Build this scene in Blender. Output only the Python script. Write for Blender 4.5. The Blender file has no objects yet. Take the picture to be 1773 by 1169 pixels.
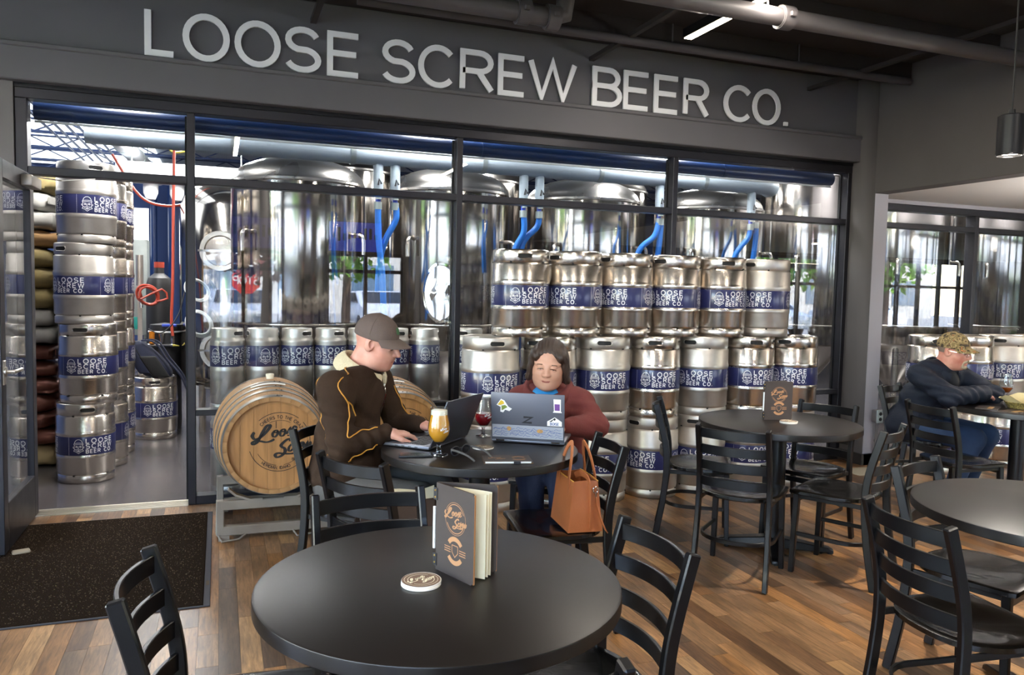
import bpy, bmesh, math, random
import numpy as np
from mathutils import Vector, Matrix

sc = bpy.context.scene
C = sc.collection
PI = math.pi
R_ = math.radians
rnd = random.Random(7)

# ------------------------------------------------------------------ camera
yaw, pitch, roll = R_(20.5736), R_(3.5948), R_(1.2286)
Fw = Vector((math.sin(yaw)*math.cos(pitch), math.cos(yaw)*math.cos(pitch), -math.sin(pitch)))
Rt0 = Vector((math.cos(yaw), -math.sin(yaw), 0)); Up0 = Rt0.cross(Fw)
Rt = math.cos(roll)*Rt0 + math.sin(roll)*Up0
Up = -math.sin(roll)*Rt0 + math.cos(roll)*Up0
cd = bpy.data.cameras.new('camera'); cam = bpy.data.objects.new('camera', cd); C.objects.link(cam)
cd.sensor_width = 36; cd.lens = 1351.08/1773*36; cd.clip_start = .05; cd.clip_end = 300
M = Matrix((( Rt.x, Up.x, -Fw.x, 0), (Rt.y, Up.y, -Fw.y, -5.597), (Rt.z, Up.z, -Fw.z, 1.5), (0, 0, 0, 1)))
cam.matrix_world = M
sc.camera = cam

# ------------------------------------------------------------------ world, sun, exposure
w = bpy.data.worlds.new('sky'); sc.world = w; w.use_nodes = True
nt = w.node_tree; bg = nt.nodes['Background']
sky = nt.nodes.new('ShaderNodeTexSky'); sky.sky_type = 'NISHITA'; sky.sun_disc = False
sky.sun_elevation = R_(48); sky.sun_rotation = R_(20); sky.air_density = 1.0; sky.dust_density = .5
wb_ = nt.nodes.new('ShaderNodeVectorMath'); wb_.operation = 'MULTIPLY'; wb_.inputs[1].default_value = (1.0, .925, .89)   # camera white balance
nt.links.new(sky.outputs[0], wb_.inputs[0]); nt.links.new(wb_.outputs[0], bg.inputs[0]); bg.inputs[1].default_value = 3.3
sl = bpy.data.lights.new('sun', 'SUN'); sl.energy = 26.0; sl.angle = R_(.6); sl.color = (1, .95, .86)
so = bpy.data.objects.new('sun', sl); C.objects.link(so); so.location = (3, 6, 20)
so.rotation_euler = Vector((-.25, -.62, -1)).to_track_quat('-Z', 'Y').to_euler()
sc.view_settings.view_transform = 'Standard'; sc.view_settings.look = 'None'
sc.view_settings.gamma = 1; sc.view_settings.use_curve_mapping = False
sc.view_settings.exposure = 0.58
sc.cycles.use_denoising = True
sc.cycles.max_bounces = 9; sc.cycles.transparent_max_bounces = 16; sc.cycles.glossy_bounces = 5; sc.cycles.diffuse_bounces = 4
sc.cycles.sample_clamp_indirect = 6; sc.cycles.caustics_reflective = False; sc.cycles.caustics_refractive = False

def area(name, loc, sx, sy, power, col, rot=(0, 0, 0), spread=180, portal=False):
    l = bpy.data.lights.new(name, 'AREA'); l.shape = 'RECTANGLE'; l.size = sx; l.size_y = sy
    l.energy = power; l.color = col; l.spread = R_(spread)
    o = bpy.data.objects.new(name, l); C.objects.link(o); o.location = loc; o.rotation_euler = rot
    if portal: l.cycles.is_portal = True
    return o
WARM = (1, .92, .82); COOL = (.93, .97, 1)
# daylight sampling through the street windows (portals emit nothing of their own)
WINS = [(-4.6, -.55, .3, 2.9), (-.28, 1.02, .78, 2.06), (1.74, 3.06, .78, 2.06), (4.9, 9.8, .5, 2.1), (10.6, 13.0, .3, 2.34), (14.0, 17.2, .3, 2.34)]   # street side, widest one added for more light: x0, x1, z0, z1
SIDE = [(-7.5, -4.4, .3, 3.2), (-4.0, -.9, .3, 3.2)]                                                                                     # left side: y0, y1, z0, z1
for x0, x1, z0, z1 in WINS:
    area('window_portal', ((x0+x1)/2, -8.22, (z0+z1)/2), x1-x0, z1-z0, 1, COOL, (R_(90), 0, 0), portal=True)
for y0, y1, z0, z1 in SIDE:
    area('window_portal', (-5.22, (y0+y1)/2, (z0+z1)/2), z1-z0, y1-y0, 1, COOL, (0, R_(-90), 0), portal=True)

# ------------------------------------------------------------------ helpers
def lin(h):
    h = h.lstrip('#'); v = [int(h[i:i+2], 16)/255 for i in (0, 2, 4)]
    return tuple(c/12.92 if c <= .04045 else ((c+.055)/1.055)**2.4 for c in v) + (1,)
MATS = {}
def mat(name, col, rough=.5, metal=0, var=0, scale=6, stretch=(1, 1, 1), bump=0, bscale=40, spec=.5, emit=0, coat=0, rvar=0, col2=None, trans=0):
    m = bpy.data.materials.new(name); m.use_nodes = True; t = m.node_tree; b = t.nodes['Principled BSDF']
    c = lin(col); b.inputs['Base Color'].default_value = c
    b.inputs['Roughness'].default_value = rough; b.inputs['Metallic'].default_value = metal
    b.inputs['Specular IOR Level'].default_value = spec; b.inputs['Coat Weight'].default_value = coat
    if trans: b.inputs['Transmission Weight'].default_value = trans
    if emit:
        b.inputs['Emission Color'].default_value = c; b.inputs['Emission Strength'].default_value = emit
    if var or bump or rvar or col2:
        tc = t.nodes.new('ShaderNodeTexCoord'); mp = t.nodes.new('ShaderNodeMapping'); mp.inputs['Scale'].default_value = stretch
        t.links.new(tc.outputs['Object'], mp.inputs[0])
    if var or rvar or col2:
        n = t.nodes.new('ShaderNodeTexNoise'); n.inputs['Scale'].default_value = scale; n.inputs['Detail'].default_value = 6
        t.links.new(mp.outputs[0], n.inputs[0])
        if var or col2:
            r = t.nodes.new('ShaderNodeValToRGB'); t.links.new(n.outputs[0], r.inputs[0])
            r.color_ramp.elements[0].position = .3; r.color_ramp.elements[1].position = .7
            d = lin(col2) if col2 else tuple(x*(1-var) for x in c[:3]) + (1,)
            r.color_ramp.elements[0].color = d; r.color_ramp.elements[1].color = c if col2 else tuple(min(1, x*(1+var*.6)) for x in c[:3]) + (1,)
            t.links.new(r.outputs[0], b.inputs['Base Color'])
        if rvar:
            q = t.nodes.new('ShaderNodeMapRange'); q.inputs[3].default_value = rough-rvar; q.inputs[4].default_value = rough+rvar
            t.links.new(n.outputs[0], q.inputs[0]); t.links.new(q.outputs[0], b.inputs['Roughness'])
    if bump:
        n2 = t.nodes.new('ShaderNodeTexNoise'); n2.inputs['Scale'].default_value = bscale; n2.inputs['Detail'].default_value = 4
        t.links.new(mp.outputs[0], n2.inputs[0])
        bp = t.nodes.new('ShaderNodeBump'); bp.inputs['Strength'].default_value = bump; bp.inputs['Distance'].default_value = .01
        t.links.new(n2.outputs[0], bp.inputs['Height']); t.links.new(bp.outputs[0], b.inputs['Normal'])
    MATS[name] = m; return m
def glassmat(name, tint, ior=1.5, boost=1.0):
    # thin pane: see-through with a Fresnel mirror on top
    m = bpy.data.materials.new(name); m.use_nodes = True; t = m.node_tree; t.nodes.clear()
    o = t.nodes.new('ShaderNodeOutputMaterial'); mx = t.nodes.new('ShaderNodeMixShader'); f = t.nodes.new('ShaderNodeFresnel'); f.inputs[0].default_value = ior
    k = t.nodes.new('ShaderNodeMath'); k.operation = 'MULTIPLY'; k.inputs[1].default_value = boost; k.use_clamp = True
    ge = t.nodes.new('ShaderNodeNewGeometry'); io = t.nodes.new('ShaderNodeMapRange'); io.inputs[3].default_value = ior; io.inputs[4].default_value = 1/ior
    t.links.new(ge.outputs['Backfacing'], io.inputs[0]); t.links.new(io.outputs[0], f.inputs[0])   # both faces of the pane act alike
    tr = t.nodes.new('ShaderNodeBsdfTransparent'); tr.inputs[0].default_value = lin(tint); g = t.nodes.new('ShaderNodeBsdfGlossy'); g.inputs['Roughness'].default_value = .0
    t.links.new(f.outputs[0], k.inputs[0]); t.links.new(k.outputs[0], mx.inputs[0]); t.links.new(tr.outputs[0], mx.inputs[1]); t.links.new(g.outputs[0], mx.inputs[2]); t.links.new(mx.outputs[0], o.inputs[0])
    MATS[name] = m; return m

class MB:
    def __init__(s): s.v = []; s.f = []; s.mi = []
    def add(s, vs, fs, mi=0):
        n = len(s.v); s.v += [tuple(v) for v in vs]; s.f += [tuple(i+n for i in f) for f in fs]; s.mi += [mi]*len(fs); return s
    def box(s, c, d, rz=0, M=None, mi=0):
        x, y, z = d[0]/2, d[1]/2, d[2]/2
        vs = [Vector((a, b, e)) for a in (-x, x) for b in (-y, y) for e in (-z, z)]
        if rz: vs = [Matrix.Rotation(rz, 3, 'Z') @ v for v in vs]
        if M is not None: vs = [M @ v for v in vs]
        vs = [v + Vector(c) for v in vs]
        return s.add(vs, [(0, 1, 3, 2), (4, 6, 7, 5), (0, 4, 5, 1), (2, 3, 7, 6), (0, 2, 6, 4), (1, 5, 7, 3)], mi)
    def box2(s, a, b, mi=0):
        return s.box([(a[i]+b[i])/2 for i in range(3)], [abs(b[i]-a[i]) for i in range(3)], mi=mi)
    def sweep(s, pts, sec, closed=False, caps=True, up=(0, 0, 1), mi=0, scales=None):
        # sweep a 2-D section (list of (a, b)) along 3-D points
        P = [Vector(p) for p in pts]; n = len(P); k = len(sec); rings = []
        prev = None
        for i in range(n):
            if closed: t = P[(i+1) % n]-P[i-1]
            else: t = P[min(i+1, n-1)]-P[max(i-1, 0)]
            t.normalize()
            u = Vector(up) if prev is None else prev
            u = u - t*u.dot(t)
            if u.length < 1e-4: u = Vector((1, 0, 0)) - t*t.x
            if u.length < 1e-4: u = Vector((0, 1, 0))
            u.normalize(); prev = u; r = t.cross(u)
            q = 1 if scales is None else scales[i]
            rings.append([P[i] + r*a*q + u*b*q for a, b in sec])
        vs = [v for r in rings for v in r]; fs = []
        for i in range(n if closed else n-1):
            a = i*k; b = ((i+1) % n)*k
            for j in range(k): fs.append((a+j, a+(j+1) % k, b+(j+1) % k, b+j))
        if caps and not closed: fs += [tuple(range(k))[::-1], tuple(range((n-1)*k, n*k))]
        return s.add(vs, fs, mi)
    def tube(s, pts, r, n=10, closed=False, mi=0, scales=None, caps=True):
        return s.sweep(pts, [(r*math.cos(2*PI*j/n), r*math.sin(2*PI*j/n)) for j in range(n)], closed, caps, mi=mi, scales=scales)
    def bar(s, pts, w, h, closed=False, up=(0, 0, 1), mi=0):
        return s.sweep(pts, [(-w/2, -h/2), (w/2, -h/2), (w/2, h/2), (-w/2, h/2)], closed, True, up, mi)
    def lathe(s, prof, n=32, c=(0, 0, 0), mi=0, M=None, a0=0, a1=2*PI):
        full = abs(a1-a0-2*PI) < 1e-6; m = n if full else n+1; vs = []; fs = []
        for i in range(m):
            a = a0+(a1-a0)*i/n
            for r, z in prof:
                v = Vector((r*math.cos(a), r*math.sin(a), z))
                if M is not None: v = M @ v
                vs.append(v+Vector(c))
        k = len(prof)
        for i in range(n):
            a = i*k; b = ((i+1) % m)*k
            for j in range(k-1): fs.append((a+j, b+j, b+j+1, a+j+1))
        return s.add(vs, fs, mi)
    def prism(s, poly, z0, z1, M=None, c=(0, 0, 0), mi=0):
        k = len(poly); vs = [Vector((x, y, z0)) for x, y in poly] + [Vector((x, y, z1)) for x, y in poly]
        if M is not None: vs = [M @ v for v in vs]
        vs = [v+Vector(c) for v in vs]
        return s.add(vs, [tuple(range(k))[::-1], tuple(range(k, 2*k))] + [(j, (j+1) % k, k+(j+1) % k, k+j) for j in range(k)], mi)
    def mesh(s, name, mats, bevel=0, seg=1, smooth=35, weld=True):
        m = bpy.data.meshes.new(name); m.from_pydata(s.v, [], s.f)
        if not isinstance(mats, (list, tuple)): mats = [mats]
        for q in mats: m.materials.append(MATS[q] if isinstance(q, str) else q)
        if len(mats) > 1: m.polygons.foreach_set('material_index', s.mi)
        bm = bmesh.new(); bm.from_mesh(m)
        if weld: bmesh.ops.remove_doubles(bm, verts=bm.verts, dist=1e-5)
        bmesh.ops.recalc_face_normals(bm, faces=bm.faces)
        if bevel:
            es = [e for e in bm.edges if len(e.link_faces) == 2 and e.calc_face_angle(0) > R_(40)]
            bmesh.ops.bevel(bm, geom=es, offset=bevel, segments=seg, affect='EDGES', profile=.5, clamp_overlap=True)
        bm.to_mesh(m); bm.free()
        if smooth: m.shade_smooth(); m.set_sharp_from_angle(angle=R_(smooth))
        return m
    def build(s, name, mats, parent=None, loc=None, bevel=0, seg=1, smooth=35, rz=0, weld=True):
        return put(name, s.mesh(name, mats, bevel, seg, smooth, weld), parent, loc, rz)
def put(name, me, parent=None, loc=None, rz=0):
    o = bpy.data.objects.new(name, me); C.objects.link(o)
    if parent is not None: o.parent = parent
    if loc is not None: o.location = loc
    if rz: o.rotation_euler = (0, 0, rz)
    return o
def tag(o, label=None, cat=None, group=None, kind=None):
    if label: o['label'] = label
    if cat: o['category'] = cat
    if group: o['group'] = group
    if kind: o['kind'] = kind
    return o
def thing(name, label, cat, loc=(0, 0, 0), rz=0, group=None):
    o = put(name, None, None, loc, rz); o.empty_display_size = .1
    return tag(o, label, cat, group)
def struct(name, mb, m, parent=None, bevel=0, smooth=35, label=None):
    o = mb.build(name, m, parent, bevel=bevel, smooth=smooth)
    if parent is None: o['kind'] = 'structure'
    if label: o['label'] = label
    return o
def sroot(name, label=None):
    o = put(name, None); o.empty_display_size = .1; o['kind'] = 'structure'
    if label: o['label'] = label
    return o
def dup(root, loc, rz=0, label=None, group=None):
    def cp(o, par):
        c = o.copy(); C.objects.link(c)
        if par is not None: c.parent = par
        for ch in o.children: cp(ch, c)
        return c
    r = cp(root, None); r.location = loc; r.rotation_euler = (0, 0, rz)
    if label: r['label'] = label
    if group: r['group'] = group
    return r
def arc(cx, cy, rx, ry, a0, a1, n=14):
    return [(cx+rx*math.cos(R_(a0+(a1-a0)*i/n)), cy+ry*math.sin(R_(a0+(a1-a0)*i/n))) for i in range(n+1)]
def crom(P, n=6, closed=False):
    P = [np.array(p, float) for p in P]; out = []
    N = len(P); rng = range(N if closed else N-1)
    for i in rng:
        p0, p1, p2, p3 = (P[(i-1) % N], P[i], P[(i+1) % N], P[(i+2) % N]) if closed else (P[max(i-1, 0)], P[i], P[i+1], P[min(i+2, N-1)])
        for j in range(n):
            t = j/n
            out.append(tuple(.5*((2*p1)+(-p0+p2)*t+(2*p0-5*p1+4*p2-p3)*t*t+(-p0+3*p1-3*p2+p3)*t**3)))
    if not closed: out.append(tuple(P[-1]))
    return out

# ------------------------------------------------------------------ stroke lettering
def glyph(ch):
    g = {
     'L': (.52, [[(0, 1), (0, 0), (.5, 0)]]), 'I': (.06, [[(0, 0), (0, 1)]]), 'T': (.6, [[(0, 1), (.6, 1)], [(.3, 1), (.3, 0)]]),
     'H': (.6, [[(0, 0), (0, 1)], [(.6, 0), (.6, 1)], [(0, .52), (.6, .52)]]),
     'E': (.54, [[(.54, 1), (0, 1), (0, 0), (.54, 0)], [(0, .52), (.5, .52)]]),
     'O': (.8, [arc(.4, .5, .4, .5, 0, 360, 28)]), 'D': (.64, [[(0, 0), (0, 1), (.3, 1)]+arc(.3, .5, .34, .5, 90, -90, 12)+[(0, 0)]]),
     'C': (.74, [arc(.4, .5, .4, .5, 42, 318, 24)]),
     'S': (.62, [arc(.31, .745, .29, .255, 20, 250, 14)+arc(.31, .255, .31, .255, 75, -160, 16)]),
     'R': (.64, [[(0, 0), (0, 1), (.36, 1)]+arc(.36, .75, .24, .25, 90, -90, 10)+[(0, .5)], [(.34, .5), (.62, 0)]]),
     'B': (.6, [[(0, .53), (0, 1), (.34, 1)]+arc(.34, .765, .22, .235, 90, -90, 10)+[(0, .53)], [(0, .53), (.34, .53)]+arc(.34, .265, .27, .265, 90, -90, 10)+[(0, 0), (0, .53)]]),
     'W': (.98, [[(0, 1), (.25, 0), (.49, 1), (.73, 0), (.98, 1)]]), 'A': (.7, [[(0, 0), (.35, 1), (.7, 0)], [(.13, .36), (.57, .36)]]),
     'M': (.74, [[(0, 0), (0, 1), (.37, .2), (.74, 1), (.74, 0)]]), 'N': (.62, [[(0, 0), (0, 1), (.62, 0), (.62, 1)]]),
     'Y': (.66, [[(0, 1), (.33, .48), (.66, 1)], [(.33, .48), (.33, 0)]]), 'Z': (.6, [[(.02, 1), (.6, 1), (0, 0), (.6, 0)]]),
     'P': (.6, [[(0, 0), (0, 1), (.36, 1)]+arc(.36, .74, .24, .26, 90, -90, 10)+[(0, .48)]]),
     'U': (.64, [[(0, 1), (0, .32)]+arc(.32, .32, .32, .32, 180, 360, 12)+[(.64, 1)]]),
     '.': (.08, [[(.04, -.02), (.04, .1)]]), ',': (.1, [[(.06, .08), (0, -.14)]]), ' ': (.28, [])}
    return g[ch]
def ribbon(pts, wd, ext=0.0):
    # centre line -> list of 2-D quads with mitred joints; wd may be a list
    P0 = [np.array(p[:2], float) for p in pts]; P = [P0[0]]; W0 = wd if isinstance(wd, (list, tuple)) else None; W1 = [W0[0]] if W0 else None
    for i, p in enumerate(P0[1:], 1):
        if np.hypot(*(p-P[-1])) > 1e-5:
            P.append(p)
            if W0: W1.append(W0[i])
    if W0: wd = W1
    closed = len(P) > 2 and np.hypot(*(P[0]-P[-1])) < 1e-6
    if closed: P = P[:-1]
    n = len(P); L = []; Rr = []
    wl = wd if isinstance(wd, (list, tuple)) else [wd]*n
    for i in range(n):
        a = P[i-1] if (closed or i > 0) else None; b = P[(i+1) % n] if (closed or i < n-1) else None
        d1 = (P[i]-a) if a is not None else None; d2 = (b-P[i]) if b is not None else None
        nn = []
        for d in (d1, d2):
            if d is not None:
                d = d/(np.hypot(*d)+1e-9); nn.append(np.array((-d[1], d[0])))
        m = sum(nn)/len(nn); ln = np.hypot(*m)
        m = m/max(ln, 1e-6)*min(1/max(ln, .35), 2.2)
        L.append(P[i]+m*wl[i]/2); Rr.append(P[i]-m*wl[i]/2)
    q = []
    for i in range(n if closed else n-1):
        j = (i+1) % n; q.append((L[i], L[j], Rr[j], Rr[i]))
    return q
def text_quads(txt, h, sw, sp=.2, align='l'):
    x = 0; out = []
    for ch in txt:
        wd, st = glyph(ch)
        for s_ in st:
            out += [(ch, [(x+p[0]*h, p[1]*h) for p in qd]) for qd in ribbon(s_, sw)]
        x += (wd+sp)*h
    tot = x-sp*h
    off = 0 if align == 'l' else -tot/2
    return [(c, [(px+off, py) for px, py in q]) for c, q in out], tot
def scale_glyph_pts(st, h, x): return [[(x+a*h, b*h) for a, b in s_] for s_ in st]
def text_ribbons(txt, h, sw, sp=.2, align='l', x0=0, y0=0):
    x = 0; polys = []; tot = sum((glyph(c)[0]+sp)*h for c in txt)-sp*h
    off = 0 if align == 'l' else -tot/2
    for ch in txt:
        wd, st = glyph(ch)
        for s_ in scale_glyph_pts(st, h, x+off+x0):
            polys += ribbon([(a, b+y0) for a, b in s_], sw)
        x += (wd+sp)*h
    return polys
def lay(polys, fn, mb=None, mi=0):
    mb = mb or MB()
    for q in polys: mb.add([fn(*p) for p in q], [(0, 1, 2, 3)], mi)
    return mb
# hand-lettered script strokes, unit: whole mark about 2 wide, centred
def script_mark():
    P = []
    def px(lst): return [((x-455)/95, (775-y)/95) for x, y in lst]
    L = crom([(427, 749), (423.5, 756), (428, 762), (437, 759), (447, 750), (453.5, 741), (453, 737), (448, 739), (442, 748), (436, 760), (431, 768), (425, 771), (424, 767.5), (430, 765), (438, 766), (447, 768), (455, 766.5), (461.5, 763)], 5)
    o1 = crom([(463, 747.5), (458.5, 752), (459, 758), (463.5, 758.5), (467, 753), (466, 747.5), (462, 748), (460, 751), (465, 751), (469, 748.5)], 4)
    o2 = crom([(476, 746), (471.5, 750.5), (472, 757), (476.5, 757.5), (480, 752), (479, 746), (475, 746.5), (473, 749.5), (478, 750), (482, 747)], 4)
    s1 = crom([(482, 755), (486, 749), (489, 744), (488, 748), (491, 753), (488.5, 757.5), (483.5, 757)], 4)
    e1 = crom([(491, 752), (497, 748.5), (499.5, 743), (496, 741), (492.5, 747), (493, 754), (498, 754.5), (503, 749)], 4)
    S = crom([(490, 768), (487, 764), (480.5, 767), (473.5, 774), (474.5, 778), (479, 781), (480, 787), (474, 794), (466, 796.5), (463, 792), (468, 789), (478, 790.5), (492, 791), (503, 788.5), (508, 785)], 5)
    c = crom([(494, 777), (491.5, 774), (487, 779), (486.5, 785), (490, 786), (495, 781)], 4)
    r = crom([(495, 782), (500, 772), (497.5, 786), (502, 776), (506, 773)], 4)
    e2 = crom([(506, 780), (511, 777), (512.5, 772), (509.5, 771), (506.5, 777), (507.5, 783), (512, 783)], 4)
    w_ = crom([(514, 772), (513.5, 782), (517, 780), (519.5, 772), (519.5, 782), (524, 778), (525, 770)], 4)
    for k, ln in enumerate((L, o1, o2, s1, e1, S, c, r, e2, w_)):
        base = .062 if k in (0, 5) else .046
        n = len(ln); wl = []
        for i in range(n):
            a = ln[max(i-1, 0)]; b = ln[min(i+1, n-1)]
            vert = abs(b[1]-a[1])/(abs(b[0]-a[0])+abs(b[1]-a[1])+1e-6)
            wl.append(base*(.45+.75*vert)*(.35 if i in (0, n-1) else 1))
        P += ribbon(px(ln), wl)
    return P
SCRIPT = script_mark()
_x = [p[0] for f in SCRIPT for p in f]; _y = [p[1] for f in SCRIPT for p in f]; _k = 1/(max(_x)-min(_x))
SCRIPT1 = [[((p[0]-(max(_x)+min(_x))/2)*_k, (p[1]-(max(_y)+min(_y))/2)*_k) for p in f] for f in SCRIPT]     # centred, one unit wide
def ring_quads(r, wd, a0=0, a1=360, n=40, cx=0, cy=0):
    return ribbon(arc(cx, cy, r, r, a0, a1, n), wd)
def arc_text(txt, r, h, sw, mid=90, sp=.25, cw=True):
    # capitals set on a circle; cw: reads clockwise over the top
    tot = sum((glyph(c)[0]+sp)*h for c in txt); out = []; x = -tot/2
    for ch in txt:
        wd, st = glyph(ch)
        ang = R_(mid)-(x+wd*h/2)/r if cw else R_(mid)+(x+wd*h/2)/r
        ca, sa = math.cos(ang), math.sin(ang)
        for s_ in st:
            pts = []
            for a, b in s_:
                u = (a-wd/2)*h; v = b*h
                if cw: pts.append(((r+v)*ca+u*sa, (r+v)*sa-u*ca))
                else: pts.append(((r-v)*ca-u*sa, (r-v)*sa+u*ca))
            out += ribbon(pts, sw)
        x += (wd+sp)*h
    return out
def face_emblem():
    # bearded head in a knitted cap, line art, unit box about 1 wide x 1.6 high
    st = [arc(.5, 1.08, .36, .48, 8, 172, 14), [(.1, 1.12), (.3, 1.17), (.5, 1.19), (.7, 1.17), (.9, 1.12)], [(.1, .98), (.3, 1.03), (.5, 1.05), (.7, 1.03), (.9, .98)], [(.1, .98), (.1, 1.12)], [(.9, .98), (.9, 1.12)],
          [(.14, .98), (.12, .62), (.16, .45), (.06, .3)], [(.86, .98), (.88, .62), (.84, .45), (.94, .3)], [(.06, .3), (.28, .22), (.5, .02), (.72, .22), (.94, .3)],
          [(.16, .45), (.34, .5), (.5, .44), (.66, .5), (.84, .45)], [(.24, .4), (.4, .3), (.5, .36), (.6, .3), (.76, .4)], arc(.5, .27, .07, .06, 0, 360, 8),
          [(.24, .86), (.42, .84)], [(.58, .84), (.76, .86)], arc(.33, .74, .08, .05, 0, 360, 8), arc(.67, .74, .08, .05, 0, 360, 8), [(.5, .82), (.46, .56), (.55, .56)],
          [(.04, .8), (.02, .66), (.1, .6)], [(.96, .8), (.98, .66), (.9, .6)]]
    q = []
    for s_ in st: q += ribbon(s_, .045)
    return q
# ------------------------------------------------------------------ materials
mat('wall_paint', '6e6a69', .75, var=.06, scale=3, bump=.05, bscale=160)
mat('sign_wall_paint', '636164', .7, var=.06, scale=2, bump=.04, bscale=140)
mat('wall_right_paint', '565251', .75, var=.06, scale=3)
mat('jamb_paint', '9c9aa0', .7, bump=.08, bscale=150)
mat('soffit_paint', 'e6e3e0', .8, bump=.08, bscale=150)
mat('ceiling_black', '2a2423', .85, var=.2, scale=4)
mat('duct_dark', '4a464a', .6, var=.15, scale=3)
mat('pipe_painted', '5d595b', .5, var=.12, scale=4)
mat('wedge_grey', '8a7f6c', .8)
mat('base_black', '2a2624', .6)
mat('alu_dark', '2e2d32', .38, .5, rvar=.08, scale=8)
mat('alu_black', '101013', .42, .4)
mat('sign_white', 'fdfdff', .4)
mat('sub_floor', '2a1d14', .8)
mat('threshold_metal', 'c9c1b4', .35, .9, stretch=(1, 30, 1), var=.2)
mat('epoxy', '4d494a', .2, var=.18, scale=2.5, bump=.04, bscale=200)
mat('mat_pile', '2b1f14', 1, col2='080504', scale=220, spec=.05, bump=.6, bscale=260)
mat('mat_fleck', '43351f', .9)
mat('mat_edge', '26252b', .75)
mat('steel', 'd6cec4', .25, 1, rvar=.05, scale=3, stretch=(1, 1, 14))
mat('steel_satin', 'cac4bc', .42, 1, var=.12, rvar=.08, scale=9)
mat('steel_dome', '96928e', .28, 1, rvar=.06, scale=2)  # darker steel, the domes' dark reflections put into the colour
mat('steel_bright', 'bdb6ae', .12, 1, rvar=.05, scale=1.3, stretch=(6, 6, .4))
mat('chrome', 'd8d6d2', .1, 1)
mat('label_navy', '272b58', .28, var=.12, scale=7, coat=.3)
mat('print_white', 'e9e9ec', .4)
mat('dark_hole', '141313', .7)
mat('chair_metal', '08080a', .32, 0, spec=.38, coat=.06, bump=.02, bscale=300)
mat('chair_seat', '0b0907', .25, var=.25, scale=3, stretch=(1, 7, 1), coat=.3)
mat('table_top', '130e0b', .38, var=.06, scale=120, spec=.45)
mat('table_edge', '171412', .3)
mat('oak', 'a67c4e', .6, col2='8b653c', scale=5, stretch=(5, 5, .5), bump=.1, bscale=30)
mat('oak_head', 'aa7a47', .55, col2='8a6238', scale=5, stretch=(7, 7, .6), bump=.1, bscale=30)
mat('hoop_steel', '8b857c', .42, .9, var=.25, scale=6)
mat('ink_black', '171412', .7)
mat('rack_grey', '877e72', .55, .1, col2='6b5d50', scale=3)
mat('bung', 'd9d2bd', .7)
mat('paper', 'ece3c6', .8, var=.04)
mat('paper_white', 'e6e2da', .8)
mat('hose_blue', '1d6cc6', .4)
mat('blue_steel', '16305e', .35, var=.1)
mat('blue_wall', '1d3564', .7, var=.08, scale=2)
mat('pipe_white', 'a9b6c0', .55, var=.05)
mat('white_panel', 'eceef0', .7); mat('ceiling_panel', 'a9b0b8', .8, var=.2, scale=1.5)
mat('lamp_on', 'fff4e4', .5, emit=14)
mat('lamp_warm', 'ffe9c8', .5, emit=16)
mat('bay_lamp', 'ffffff', .5, emit=10)
mat('white_glow', 'f6fbff', .5, emit=2.4)
mat('pvc_black', '17171a', .5)
mat('rubber_red', 'a93f2c', .45)
mat('galv', 'a9b2b0', .4, .8, var=.15, scale=5)
glassmat('pane_glass', 'f8fafb', 1.52, 1.5)
glassmat('street_glass', 'fcfcfd', 1.3, 1)
mat('clear_resin', 'ffffff', .02, trans=1)

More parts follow.
